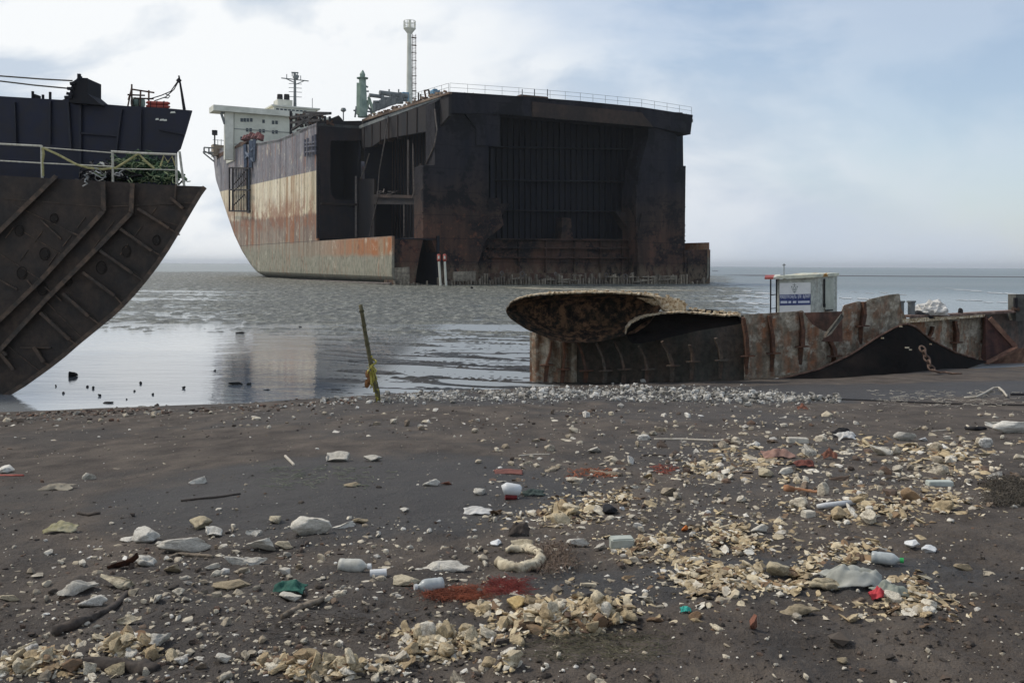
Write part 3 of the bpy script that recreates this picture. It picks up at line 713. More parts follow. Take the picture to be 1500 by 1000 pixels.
wh = mb.build('wheelhouse', white_paint, blk)
for k in range(8):
    mb = MB(); a = wt0 + .6 + k * (wt1 - wt0) / 7.6; mb.box((a, sA - .75, zt - 1.35), (a + .62, sA - .58, zt - .45), lambda p: W(*p)); mb.build('window', glass, wh)
mb = MB(); a, b = loc(sp(405, 157, sA + 3)), loc(sp(427, 148, sA + 3)); mb.box((a[0], sA + 2, zt + .3), (b[0], sA + 6, b[2]), lambda p: W(*p)); top = mb.build('deckhouse', white_paint, blk)
for x in (410, 420):
    mb = MB(); p = sp(x, 149, sA + 4); q = sp(x, 138.5, sA + 4); mb.tube([p, p.lerp(q, .55), q], [.72, .72, .66], 12); mb.build('funnel', steel_dark, blk)
for (xs, y) in [((354, 358.5, 363, 368), 176), ((386,), 178), ((400, 405), 179.5), ((362, 367), 190.5), ((381, 386), 192), ((400, 405), 193.5), ((354,), 203)]:
    for x in xs:
        p = loc(sp(x, y, sA)); mb = MB(); mb.box((p[0] - .3, sA - .08, p[2] - .42), (p[0] + .3, sA + .05, p[2] + .42), lambda q: W(*q)); mb.build('window', glass, blk)
mb = MB()
for z in (.33, .66): mb.box((t0, sA - .12, zb + (zroof - zb) * z), (t1, sA - .02, zb + (zroof - zb) * z + .14), lambda p: W(*p))
mb.build('deck_line', grey_paint, blk)
mb = MB(); mp_ = lambda x, y: sp(x, y, sA + 4)
mb.tube([mp_(432, 160), mp_(432, 120), mp_(431.5, 107)], [.42, .3, .3], 8)
mb.bar(mp_(412, 114.5), mp_(452, 119), .22); mb.bar(mp_(418, 115), mp_(433, 122), .2); mb.bar(mp_(447, 118), mp_(433, 124), .2)
for (x, y0, y1) in [(420, 115, 109), (440.5, 118, 111), (428, 112, 106), (436, 112, 106)]: mb.bar(mp_(x, y0), mp_(x, y1), .16)
for y in (123, 129, 135, 142): mb.bar(mp_(423, y - .5), mp_(442, y + .5), .12)
mb.bar(mp_(427, 106.5), mp_(437, 107), .3); mb.bar(mp_(430, 111), mp_(437, 114), .9)
mb.build('radar_mast', grey_paint, blk)
mb = MB()
for (x, y0, y1) in [(401, 160, 152), (457.5, 168, 144), (325, 160, 154)]: mb.bar(mp_(x, y0), mp_(x, y1), .13)
mb.build('antenna', grey_paint, blk)
# stern bulwark, mooring platform, scaffolds
mb = MB(); sB = 124
mb.prism([sp(312.5, 211, sB), sp(328, 213, sB), sp(329, 224, sB), sp(313, 229, sB)], SD * 3); mb.build('stern_bulwark', plain('tan_paint', (.24, .19, .14), (.34, .27, .20), 1, .8), ship)
mb = MB()
for a, b in [((298, 221), (313, 228)), ((297, 223), (313, 224)), ((298, 224), (314, 237)), ((299, 216), (313, 217)), ((299, 216), (299, 224)), ((306, 216), (306, 226)), ((308, 222), (314, 232))]: mb.bar(sp(*a, sB), sp(*b, sB), .3)
mb.build('mooring_platform', grey_paint, ship)
mb = MB(); mb.bar(sp(314.5, 213, sB), sp(314.5, 192, sB), .3); mb.bar(sp(314.5, 198, sB), sp(314.5, 191, sB), 1.1); mb.bar(sp(332, 212, 118), sp(332, 190, 118), .2); mb.bar(sp(312, 205, sB), sp(345, 207, 110), .12); mb.build('stern_post', steel_dark, ship)
mb = MB()
for x in range(314, 346, 5): mb.bar(sp(x, 214 - (x - 314) * .1, 116), sp(x, 205 - (x - 314) * .1, 116), .12)
mb.build('stern_railing', grey_paint, ship)
mb = MB(); mb.prism([tp(316, 227, -.1), tp(345, 214, -.1), tp(352, 208, -.1), tp(362, 207, -.1), tp(355, 213, -.1), tp(335, 222, -.1), tp(318, 233, -.1)], SB * 1.5); mb.build('rusty_fender', rust_pipe, ship)

# two white marker posts with red tops stuck in the mud before the cut
marker = None
for k, (x0, x1, yt, lb) in enumerate([(645.5, 643, 374, 'white marker post with red top, left one of the pair before the cut hull'), (653.5, 651.5, 374, 'white marker post with red top, right one of the pair before the cut hull')]):
    D = 132.5; a = P(x0, 415.5, D); a.z = -.1; b = P(x1, yt + 9, D); c_ = P(x1 - .2, yt - 2, D)
    t = thing('marker_post', lb, 'post', a, 0, 'marker posts before the cut hull')
    mb = MB(); mb.tube([a, b], .16, 8); mb.build('pole', white_paint, t)
    mb = MB(); mb.tube([b, b.lerp(c_, .15), b.lerp(c_, .85), c_], [.15, .27, .27, .12], 10); mb.build('red_top', red_paint, t)
    mb = MB(); mb.tube([b.lerp(c_, .35) + Vector((0, -.25, 0)), b.lerp(c_, .75) + Vector((0, -.25, 0))], .12, 8); mb.build('lamp', white_paint, t)
# ================================================================== near hull section at the left edge of the beach
DH = 21.6
o_ = P(-250, 600, DH); o_.z = -.3
hull = thing('hull_section', 'dark cut ship section with ribbed curved bottom and navy upper side, at the left edge', 'ship section', o_)
rib_dark = steel('dark_ribbed_plate', (.036, .032, .029), (.078, .055, .041), sc_=.8, streak=False, amt=(.42, .62), rough=.8, fine=6, bump=.02)
rib_light = steel('worn_rib_steel', (.062, .052, .043), (.15, .10, .068), sc_=2.5, streak=False, amt=(.42, .6), rough=.75, fine=9, bump=.01)
navy = steel('navy_hull_paint', (.011, .014, .032), (.018, .019, .032), sc_=.6, amt=(.4, .65), rough=.6, fine=4, bump=.01)
navy2 = steel('soot_black_steel', (.010, .011, .016), (.02, .018, .019), sc_=.8, rough=.8, fine=5, bump=.01)
BACK = Vector((-7.5, 10, 0))
def interp_curve(x): return float(np.interp(x, [p[0] for p in curve[::-1]], [p[1] for p in curve[::-1]]))
curve = [(300, 274), (292, 285), (280, 305), (263, 334), (245, 364), (228, 389), (211, 411), (194, 431), (178, 448), (163, 462), (147, 475), (131, 488), (115, 501), (92, 521), (70, 538), (35, 563), (0, 584), (-60, 601), (-600, 603)]
mb = MB(); mb.prism([P(x, y, DH) for x, y in [(-600, 238), (0, 257), (150, 265.5)] + curve[:-1] + [(-600, 601)]], (0, .06, 0)); mb.build('frame_plate', rib_dark, hull)
mb = MB(); mb.grid(lambda u, v: P(*curve[round(u * (len(curve) - 1))], DH + .061) + BACK * v, len(curve) - 1, 8, (-.03, 0, .02)); mb.build('shell_plating', rib_dark, hull, smooth=False)
mb = MB(); mb.grid(lambda u, v: P(-600 + 898 * u, 238 + 35.2 * u, DH + .062) + BACK * v, 6, 4, (0, 0, -.05)); mb.build('deck', navy2, hull)
mb = MB()
for k in range(12):       # thin longitudinals seen edge-on between the ribs
    x = 20 + k * 21; y = 285 + (k * 37) % 60 + 4 * (12 - k); yb = interp_curve(x) - 12
    if y < yb - 10: mb.bar(P(x, y, DH - .012), P(x - 12, y + 16, DH - .012), .02, .02, up=(0, 1, 0))
for (x0, y0, x1, y1) in [(0, 290, 150, 303), (150, 303, 285, 297), (194, 313, 262, 330), (20, 300, 118, 346), (0, 372, 60, 410), (140, 366, 211, 408), (66, 440, 120, 495), (10, 505, 60, 545), (35, 340, 90, 372)]:
    mb.bar(P(x0, y0, DH - .012), P(x1, y1, DH - .012), .016, .02, up=(0, 1, 0))
mb.build('panel_seam', rib_light, hull)['kind'] = 'stuff'
# edge flange of the shell along the cut
mb = MB()
for a, b in zip(curve[:-2], curve[1:-1]): mb.bar(P(*a, DH - .02), P(*b, DH - .02), .035, .10)
mb.build('shell_edge', rib_light, hull)
pitch0 = steel('hole_dark', (.020, .017, .015), (.034, .026, .021), rough=.95)
girders = [[(151, 266), (152, 309), (118, 346), (60, 410), (0, 468), (-60, 520)], [(194, 269), (192, 312), (140, 366), (66, 440), (0, 512), (-50, 556)], [(82, 258), (0, 338), (-60, 390)]]
for g in girders:
    mb = MB()
    for a, b in zip(g[:-1], g[1:]):
        mb.bar(P(*a, DH - .16), P(*b, DH - .16), .10, .02, up=(0, 1, 0)); mb.bar(P(*a, DH - .08), P(*b, DH - .08), .02, .16, up=(0, 1, 0))
    mb.build('girder', rib_light, hull)
ribs = [((203, 306), (247, 334)), ((176, 335), (222, 367)), ((147, 367), (194, 400)), ((122, 399), (168, 433)), ((93, 430), (130, 463)), ((60, 458), (102, 497)), ((50, 508), (64, 530)), ((0, 517), (20, 541)), ((250, 290), (268, 305)), ((-40, 480), (10, 520))]
for a, b in ribs:
    mb = MB(); mb.bar(P(*a, DH - .07), P(*b, DH - .07), .05, .12, up=(0, 1, 0)); mb.bar(P(*a, DH - .14), P(*b, DH - .13), .055, .018, up=(0, 1, 0)); mb.build('rib', rib_light, hull)
mb = MB()
for a, b in [((247, 334), (263, 344)), ((194, 400), (210, 411)), ((168, 433), (180, 446)), ((130, 463), (146, 475)), ((102, 497), (112, 504)), ((64, 530), (74, 536)), ((258, 270), (256, 296)), ((222, 367), (236, 374)), ((90, 440), (66, 420)), ((52, 425), (40, 410)), ((118, 346), (100, 338)), ((90, 350), (60, 322)), ((0, 410), (26, 424)), ((30, 509), (75, 509))]:
    mb.bar(P(*a, DH - .03), P(*b, DH - .03), .03, .05, up=(0, 1, 0))
mb.build('weld_seam', rib_light, hull)['kind'] = 'stuff'
for (x, y, r) in [(148, 392, 9), (65, 372, 9), (62, 423, 9), (185, 368, 8), (229, 352, 7), (32, 400, 9), (100, 412, 7), (28, 338, 8), (79, 320, 7)]:
    mb = MB(); c0 = P(x, y, DH - .02); rad = r / 1400 * DH
    mb.tube([c0 + Vector((rad * .8 * math.cos(k * math.pi / 8), 0, rad * math.sin(k * math.pi / 8))) for k in range(17)], .012, 5, False)
    mb.tube([c0 + Vector((0, .016, 0)), c0 + Vector((0, -.01, 0))], rad * .7, 14)
    mb.build('lightening_hole', pitch0, hull)
# upper side, set back behind the walkway
DU = 24.0
up = [(-600, 122), (0, 141), (91, 146.5), (100, 143), (106, 120), (112, 116), (115, 110), (118, 114), (128, 114.5), (128.5, 136), (136, 142), (149, 152.5), (187, 155.5), (237, 158), (281, 162), (272, 193), (264, 218), (259, 223), (256, 272), (-600, 262)]
mb = MB(); mb.prism([P(x, y, DU) for x, y in up], (0, .05, 0)); mb.build('upper_side', navy, hull)
mb = MB(); mb.grid(lambda u, v: P(281 - 17 * u, 162 + 56 * u, DU + .052) + BACK * v, 2, 6, (-.03, 0, 0)); mb.build('bow_plating', navy, hull)
mb = MB(); mb.grid(lambda u, v: P(-600 + 880 * u, 128 + 34.5 * u, DU + .052) + BACK * v, 6, 4, (0, 0, -.05)); mb.build('upper_deck', navy2, hull)
mb = MB()
for a, b, w_ in [((118, 112), (118, 262), .06), ((178, 160), (170, 225), .05), ((118, 195), (172, 199), .045), ((207, 160), (206, 222), .025), ((232, 190), (270, 197), .03), ((100, 150), (104, 220), .05), ((22, 150), (24, 214), .03), ((74, 148), (74, 212), .03)]:
    mb.bar(P(*a, DU - .04), P(*b, DU - .04), w_, .07, up=(0, 1, 0))
mb.build('stiffener', steel('navy_rib', (.022, .024, .036), (.035, .034, .042), sc_=2, rough=.7), hull)
mb = MB()
for x, y, w_ in [(230, 175, 5), (237, 176, 7), (242, 176.5, 5), (253, 165, 8)]:
    mb.prism([P(x - w_ / 2, y + 1, DU - .01), P(x - w_ / 3, y - 1.4, DU - .01), P(x + w_ / 2.5, y - 1.8, DU - .01), P(x + w_ / 2, y + .8, DU - .01)], (0, .005, 0))
mb.build('hole_light', white_paint, hull)  # white flecks painted for daylight showing through holes in the side
mb = MB(); mb.prism([P(x, y, DU - .3) for x, y in [(101, 146), (106, 120), (112, 117), (128, 115), (128, 137), (146, 152), (146, 154), (101, 150)]], (0, .8, 0))
for (x0, y0, x1, y1) in [(99, 130, 108, 130), (103, 123, 110, 122), (98, 137, 107, 139), (95, 143, 106, 142), (116, 116, 116, 108.5)]: mb.bar(P(x0, y0, DU - .35), P(x1, y1, DU - .35), .07)
mb.build('fairlead', navy2, hull)
for x, y0 in [(48, 134), (63, 139), (73.5, 135)]:
    mb = MB(); mb.tube([P(x, 147, DU + .2), P(x, y0, DU + .2)], .035, 8); mb.build('bollard', navy2, hull)
mb = MB(); mb.box(tuple(P(50, 146, DU + .2)), tuple(P(60, 141, DU + .5))); mb.build('chock', navy2, hull)
# rails and stanchions
rail_paint = plain('chipped_pale_rail', (.30, .28, .22), (.52, .50, .42), 12, .6, .002)
yell = plain('yellowed_rail', (.24, .21, .08), (.42, .38, .18), 12, .7, .002)
DR = DH + .1
def rr_(pts, r, mt, name, D=DR): mb = MB(); mb.tube([P(x, y, D) for x, y in pts], r, 6); return mb.build(name, mt, hull)
rr_([(-300, 203), (0, 211), (61, 214)], .026, rail_paint, 'top_rail'); rr_([(61, 216), (165, 224)], .014, rail_paint, 'top_rail'); rr_([(163, 222), (205, 224.5), (259, 226.5)], .03, rail_paint, 'top_rail')
rr_([(-300, 232), (0, 235.5), (61, 239), (165, 244)], .017, rail_paint, 'mid_rail'); rr_([(165, 247), (256, 249)], .015, rail_paint, 'mid_rail')
for pts in [[(61, 213), (62, 262)], [(165, 222), (165.5, 268)], [(258, 226), (259, 271)], [(263, 222), (266, 246), (270, 273)], [(-60, 209), (-60, 256)]]: rr_(pts, .028, rail_paint, 'stanchion')
rr_([(62, 216), (64, 226), (62, 236), (63, 258)], .03, yell, 'hose'); rr_([(64, 217), (84, 226), (112, 241), (130, 246), (150, 248), (170, 246), (186, 236), (203, 225), (213, 236), (226, 247)], .028, yell, 'hose')
rr_([(235, 244), (240, 228), (246, 238), (252, 229), (257, 243)], .02, yell, 'hose')
# nets and hoses heaped on the walkway
m = M('green_net'); f = m.noise(9, det=8, ro=.7)
c = m.ramp(f, [(.38, (.012, .016, .014)), (.5, (.035, .075, .035)), (.62, (.10, .16, .07))]); net_green = m.fin(c, .9)
rr = random.Random(4)
def tangle(name, mt, box_, n, r, D, parent, ht=1., zup=.25):
    mb = MB(); x0, x1, y0, y1 = box_
    for k in range(n):
        u = rr.random(); x = x0 + (x1 - x0) * u; env = math.sin(math.pi * min(1, max(0, u))) ** .5
        y = y1 - (y1 - y0) * env * rr.random() * ht; p = P(x, y, D + rr.uniform(-.25, .35)); pts = [p]
        for j in range(4): p = p + Vector((rr.uniform(-.14, .14), rr.uniform(-.1, .1), rr.uniform(-.09, .09))); pts.append(p)
        mb.tube(pts, rr.uniform(.6, 1.3) * r, 4)
    return mb.build(name, mt, parent)
nt_ = thing('fishing_net', 'heap of tangled green netting piled behind the pale rail of the left hull section', 'net', P(210, 266, DH + .7))
tangle('netting', net_green, (150, 258, 226, 266), 300, .022, DH + .7, nt_)
tangle('light_strands', plain('pale_green_rope', (.14, .2, .09), (.32, .36, .2), 6, .8, 0), (140, 258, 232, 264), 60, .012, DH + .45, nt_)['kind'] = 'stuff'
hp = thing('hose_pile', 'heap of black hoses on the walkway left of the green netting', 'hoses', P(150, 266, DH + .5))
tangle('hoses', navy2, (122, 190, 240, 265), 90, .03, DH + .5, hp); tangle('pale_hoses', plain('pale_hose', (.2, .2, .19), (.42, .42, .40), 5, .6, 0), (124, 188, 244, 266), 22, .014, DH + .3, hp)
# gear on the upper deck
DG = DU + .6
gr = thing('gear_frame', 'rusty pipe frame on the upper deck of the left hull section', 'frame', P(205, 157, DG))
mb = MB()
for a, b in [((187, 157), (193, 128)), ((193, 155), (193, 124)), ((193, 131), (226, 136)), ((187, 139), (212, 140)), ((218, 156), (218, 133)), ((188, 146), (193, 131)), ((205, 156), (206, 133)), ((196, 144), (225, 145))]: mb.tube([P(*a, DG), P(*b, DG + .3)], .022, 6)
mb.build('pipe_frame', rust_pipe, gr)
gb = thing('green_drum', 'green drum lying inside the pipe frame on the left hull section', 'drum', P(200, 157, DG))
mb = MB(); mb.tube([P(193, 150, DG + .3), P(194, 150, DG + .3), P(210, 151.5, DG + .3), P(211, 151.5, DG + .3)], [.09, .13, .13, .09], 14); mb.build('drum_body', green_paint, gb)
mb = MB(); [mb.tube([P(x, 150 + (x - 193) * .09, DG + .3), P(x + .8, 150 + (x - 193) * .09, DG + .3)], .14, 14) for x in (198, 205)]; mb.build('hoop', navy2, gb)
for k, (y, lb) in enumerate([(150.5, 'red rolled fender on the upper deck of the left hull section, upper roll'), (155.5, 'red rolled fender on the upper deck of the left hull section, lower roll')]):
    fd = thing('red_fender', lb, 'fender', P(230, 158, DG), 0, 'red fenders on the left hull section')
    mb = MB(); mb.tube([P(214, y, DG), P(217, y, DG), P(230, y + .8, DG), P(246, y + 1.2, DG), P(249, y + 1.2, DG)], [.02, .045, .05, .045, .02], 10); mb.build('roll', red_paint, fd)
    mb = MB(); [mb.tube([P(x, y + .5, DG), P(x + .8, y + .5, DG)], .055, 10) for x in (221, 230, 240)]; mb.build('strap', navy2, fd)
dv = thing('davit_post', 'slim dark davit post with slack cables at the tip of the left hull section', 'davit', P(270, 160, DU + .2))
mb = MB(); mb.tube([P(270, 161, DU + .2), P(266, 135, DU + .2), P(262, 111, DU + .2)], [.04, .03, .02], 6); mb.bar(P(260, 120, DU + .2), P(264, 116, DU + .2), .08); mb.build('post', navy2, dv)
for pts in [[(262, 117), (250, 134), (236, 140), (216, 146)], [(262, 118), (255, 131), (243, 142), (226, 148)], [(243, 138), (249, 141), (246, 144), (240, 143)]]:
    mb = MB(); mb.tube([P(x, y, DU + .2) for x, y in pts], .014, 5); mb.build('cable', navy2, dv)
for pts, lb in [([(-500, 96), (-200, 104), (0, 111.5), (60, 116), (106, 118.5)], 'upper mooring rope running off the frame from the left hull section'), ([(-500, 90), (-200, 105), (0, 119), (50, 125), (103, 130)], 'lower mooring rope running off the frame from the left hull section')]:
    mb = MB(); mb.tube([P(x, y, DU - .3) for x, y in pts], .02, 6); o = mb.build('mooring_rope', plain('dark_rope', (.06, .055, .045), (.12, .11, .09), 20, .9)); tag(o, lb, 'rope', 'mooring ropes of the left hull section')

# ================================================================== wrecked hull plating on the shore
wall = steel('rusty_painted_plate', (.31, .26, .19), (.36, .155, .075), sc_=1.8, paint=(.52, .46, .36), amt=(.46, .62), rough=.85, fine=7, bump=.03, grime=(.035, .025, .02))
wall_dark = steel('shade_darkened_plate', (.095, .090, .074), (.16, .11, .08), sc_=1.1, amt=(.45, .65), rough=.85, fine=8, bump=.03)  # plate colour darkened for the shade under the curling plates
m = M('barnacled_underside'); a = m.noise(5, det=9, ro=.75); b = m.noise(1.2, det=4)
c = m.ramp(a, [(.38, (.008, .007, .007)), (.48, (.045, .030, .020)), (.57, (.22, .12, .065))]); c = m.mix(m.ramp(b, [(.45, 0.), (.65, .6)]), c, (.02, .023, .017)); m.bump(a, .14, 1.); under = m.fin(c, .95, 0., .2)
m = M('barnacle_crust'); a = m.noise(11, det=8, ro=.75)
c = m.ramp(a, [(.38, (.20, .12, .07)), (.48, (.58, .44, .27)), (.58, (.80, .72, .56))]); m.bump(a, .05, 1.); crust = m.fin(c, .95, 0., .2)
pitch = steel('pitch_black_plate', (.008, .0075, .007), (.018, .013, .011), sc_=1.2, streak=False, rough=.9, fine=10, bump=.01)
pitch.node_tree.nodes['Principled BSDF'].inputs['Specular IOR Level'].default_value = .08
wr = thing('hull_wreck', 'rusty cut hull plating lying along the shore, oval barnacled plates curling over its left end', 'wreckage', P(1100, 561, 24.8))
def interp(pts, x):
    return float(np.interp(x, [p[0] for p in pts], [p[1] for p in pts]))
def DW(x): return interp([(770, 24.6), (860, 24.3), (1000, 24.5), (1090, 24.8), (1160, 25.3), (1310, 27.0), (1400, 29.2), (1500, 31.5), (1700, 35)], x)
def curtain(name, top, bot, x0, x1, mt, n=60, mvert=14, dD=lambda u, v, x: 0., th=(0, .03, 0), wave=.02, parent=wr, smooth=False):
    mb = MB()
    def fn(u, v):
        x = x0 + (x1 - x0) * u; y = interp(top, x) * (1 - v) + interp(bot, x) * v
        D = DW(x) + dD(u, v, x) + wave * mnoise.noise(Vector((x * .05, y * .05, 3)))
        return P(x, y, D)
    mb.grid(fn, n, mvert, th); return mb.build(name, mt, parent, smooth=smooth)
# left lower wall; its dark stretch has the curling plates' shade in the colour
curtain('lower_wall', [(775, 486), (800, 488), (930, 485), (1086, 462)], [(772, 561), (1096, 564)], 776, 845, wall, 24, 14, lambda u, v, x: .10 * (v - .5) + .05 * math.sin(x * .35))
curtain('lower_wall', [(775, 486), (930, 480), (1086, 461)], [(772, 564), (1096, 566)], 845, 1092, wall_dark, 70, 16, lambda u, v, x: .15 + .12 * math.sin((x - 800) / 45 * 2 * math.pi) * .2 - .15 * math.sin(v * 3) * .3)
# mid wall, rusty, jagged top
topm = [(1086, 461), (1120, 459), (1170, 455.5), (1176, 454), (1180, 462), (1190, 475), (1205, 484), (1216, 487), (1228, 470), (1236, 447), (1258, 441), (1265, 443), (1275, 438), (1300, 432), (1318, 430), (1320, 452), (1330, 470)]
botm = [(1086, 562), (1100, 557), (1150, 552), (1200, 541), (1225, 528), (1270, 508), (1300, 490), (1330, 474)]
curtain('side_wall', topm, botm, 1090, 1329, wall, 110, 16, lambda u, v, x: .10 * (v - .5) + .06 * math.sin(x * .16), wave=.08)
mb = MB(); mb.prism([P(1176, 458, 25.6), P(1234, 456, 25.9), P(1234, 500, 25.9), P(1176, 500, 25.6)], (0, .04, 0)); mb.build('inner_plate', steel('brown_inner_plate', (.10, .06, .045), (.20, .10, .07), sc_=2, rough=.9), wr)
mb = MB(); mb.prism([P(1233, 459, 25.4), P(1236, 464, 25.4), P(1218, 489, 25.2), P(1208, 495, 25.2), P(1207, 491, 25.3)], (0, .05, 0)); mb.build('web_plate', wall_dark, wr)
# right wall
topr = [(1322, 472), (1345, 464), (1400, 461), (1440, 459.5), (1500, 458), (1700, 455)]
botr = [(1322, 484), (1360, 508), (1400, 525), (1440, 532), (1500, 527), (1700, 530)]
curtain('far_wall', topr, botr, 1323, 1442, wall, 50, 10, lambda u, v, x: .25 + .04 * math.sin(x * .2), wave=.04)
curtain('far_wall', topr, botr, 1442, 1620, steel('grey_violet_plate', (.13, .12, .11), (.20, .13, .10), sc_=1.5, rough=.85), 30, 8, lambda u, v, x: .6)
mb = MB(); mb.prism([P(1444, 462, 29.9), P(1450, 470, 29.9), P(1466, 486, 29.9), P(1488, 507, 29.8), P(1488, 512, 29.7), P(1445, 531, 29.6), P(1438, 524, 29.8)], (0, .06, 0)); mb.build('web_plate', steel('dark_red_web', (.06, .03, .028), (.13, .06, .045), sc_=2, rough=.9), wr)
mb = MB(); mb.bar(P(1450, 466, 29.8), P(1488, 508, 29.7), .05, .14); mb.bar(P(1488, 509, 29.6), P(1444, 532, 29.4), .22, .05); mb.prism([P(1489, 511, 29.9), P(1600, 500, 31), P(1600, 545, 31), P(1445, 535, 29.9)], (0, .06, 0)); mb.build('keel_flange', steel('orange_flange', (.20, .10, .07), (.34, .20, .13), sc_=2, rough=.85), wr)
# deck edge
mb = MB(); pl = [P(1325, 463, 27.4), P(1400, 460.5, 29.3), P(1442, 458, 30.3), P(1488, 455.5, 31.3)]
for a, b in zip(pl[:-1], pl[1:]): mb.bar(a, b, .35, .07)
mb.build('deck_edge', steel('pinkish_deck_edge', (.17, .10, .08), (.34, .24, .19), sc_=2, rough=.85), wr)
mb = MB(); pl = [P(1322, 470, 27.2), P(1352, 468, 27.7), P(1400, 464, 29.1), P(1442, 461, 30)]
for a, b in zip(pl[:-1], pl[1:]): mb.bar(a, b, .04, .12)
mb.build('lower_flange', crust, wr)
mb = MB(); mb.box(tuple(P(1488, 470, 31)), tuple(P(1560, 431, 31.5)) ); mb.build('grey_block', steel('grey_block_paint', (.09, .09, .08), (.14, .135, .115), sc_=2), wr)
# frames with their foot brackets
fr_pale = steel('pale_grey_frame', (.12, .11, .09), (.17, .11, .08), sc_=3, rough=.85, fine=12)
fr_rust = steel('rust_shadow_frame', (.10, .055, .038), (.20, .09, .05), sc_=3, rough=.85, fine=12)  # rust colour, darkened to paint the frames' vertical shadows as well
fr = [(808, 500, 800, 535, .05), (826, 500, 824, 541, .05), (845, 498, 858, 543, .05), (874, 503, 886, 543, .05), (900, 500, 914, 541, .05), (936, 507, 948, 541, .05), (970, 500, 985, 536, .06), (1010, 505, 1014, 530, .05), (1048, 495, 1056, 528, .06), (1088, 465, 1094, 522, .07), (1126, 462, 1132, 518, .06), (1172, 457, 1174, 508, .08), (1265, 442, 1262, 478, .07), (1216, 500, 1222, 522, .08), (1398, 470, 1400, 502, .07), (1441, 465, 1443, 500, .09), (1366, 478, 1357, 496, .05), (1338, 478, 1336, 486, .03)]
for (x0, y0, x1, y1, w_) in fr:
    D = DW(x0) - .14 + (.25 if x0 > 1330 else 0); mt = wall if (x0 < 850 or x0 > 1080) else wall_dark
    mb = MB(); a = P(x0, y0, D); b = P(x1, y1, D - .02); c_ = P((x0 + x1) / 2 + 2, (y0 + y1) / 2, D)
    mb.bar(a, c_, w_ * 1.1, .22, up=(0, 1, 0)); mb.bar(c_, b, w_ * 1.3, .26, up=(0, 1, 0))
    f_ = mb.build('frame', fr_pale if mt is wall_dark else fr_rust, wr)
    mb = MB(); q = P(x1 + 1, y1, D - .08); mb.bar(q + Vector((-.17, 0, 0)), q + Vector((.17, 0, .02)), .20, .03); mb.prism([q + Vector((-.05, .1, 0)), q + Vector((.07, .1, 0)), P(x1 + 1, y1 + 26, D + .12), P(x1 - 4, y1 + 26, D + .12)], (0, .04, 0)); mb.build('foot_bracket', fr_pale if mt is wall_dark else fr_rust, f_)
# the plates curling over: concave bodies
def bowl(name, top, bot, x0, x1, D0, depth, back, mt, rim_mt):
    n, k = 56, 16; mb = MB()
    def fn(u, v):
        x = x0 + (x1 - x0) * (1 - math.cos(u * math.pi)) / 2; t, b = interp(top, x), interp(bot, x); y = t * (1 - v) + b * v
        edge = min(1, 1 - (2 * u - 1) ** 4) * (1 - (2 * v - 1) ** 4)
        D = D0 + depth * edge - .42 * (1 - v) * 0 + .50 * (1 - v) ** 2 * 0 + .05 * mnoise.noise(Vector((x * .08, y * .1, 1)))
        return P(x, y, D)
    mb.grid(fn, n, k); body = mb.build(name, mt, wr, smooth=True)
    mb = MB()
    def rim(u, v):
        x = x0 + (x1 - x0) * (1 - math.cos(u * math.pi)) / 2; t, b = interp(top, x), interp(bot, x)
        j = 1.1 * mnoise.noise(Vector((x * .3, v * 3, 4)))
        return P(x, t, D0) + Vector((0, back(u) * v, .012 + .02 * v * u + j * .02 - .02 * v * v))
    mb.grid(rim, n * 3, 6, (0, .02, -.035)); mb.build('crusted_rim', rim_mt, body, smooth=False)
    mb = MB(); mb.grid(lambda u, v: P(x0 + (x1 - x0) * (1 - math.cos(u * math.pi)) / 2, interp(bot, x0 + (x1 - x0) * (1 - math.cos(u * math.pi)) / 2), D0) + Vector((0, back(u) * v * math.sin(math.pi * u) ** .5, .5 * v * math.sin(math.pi * u))), n, 4); mb.build('underside', mt, body)
ell_t = [(741, 455), (743, 449), (748, 443), (757, 438), (770, 434), (790, 431), (820, 429.5), (860, 428), (900, 428.5), (940, 431), (958, 434), (966, 441), (969, 450)]
ell_b = [(741, 455.5), (743, 461), (748, 467), (758, 474), (772, 483), (790, 490), (806, 497), (825, 501), (850, 502), (880, 500), (905, 494), (930, 488), (950, 475), (969, 451)]
bowl('curled_plate', ell_t, ell_b, 741, 969, 23.3, .75, lambda u: .05 + 1.2 * math.sin(u * math.pi) ** 1.5 + .3 * u, under, crust)
e2t = [(917, 488), (919, 480), (925, 473), (935, 467), (950, 462), (970, 458.5), (1000, 457), (1030, 459), (1060, 462), (1080, 461), (1086, 463)]
e2b = [(917, 489), (920, 497), (927, 503), (940, 503), (960, 499), (990, 492), (1020, 485), (1050, 480), (1075, 476), (1086, 474)]
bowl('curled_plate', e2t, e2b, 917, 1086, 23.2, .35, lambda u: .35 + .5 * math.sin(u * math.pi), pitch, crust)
mb = MB(); mb.grid(lambda u, v: P(925 + 80 * u, 431 + 13 * u * u + 2 * v, 23.62 + .9 * v) + Vector((0, 0, .05 * mnoise.noise(Vector((u * 9, v * 5, 2))))), 30, 8, lambda u, v: Vector((0, .05, -.03 - .30 * min(1, u * 1.6)))); mb.build('crusted_lip', crust, wr)
mb = MB()
rr = random.Random(12)
for k in range(130):
    u = rr.random(); x = 800 + 285 * u; y = interp([(800, 430), (860, 427.5), (940, 430.5), (970, 433), (1000, 444), (1008, 452), (1040, 457), (1086, 460)], x) + rr.uniform(-1, 1.5); p = P(x, y, 23.3 + rr.uniform(.1, .6)); s = rr.uniform(.02, .055)
    mb.box(tuple(p), tuple(p + Vector((s * 1.6, s, s))))
mb.build('barnacles', crust, wr)['kind'] = 'stuff'
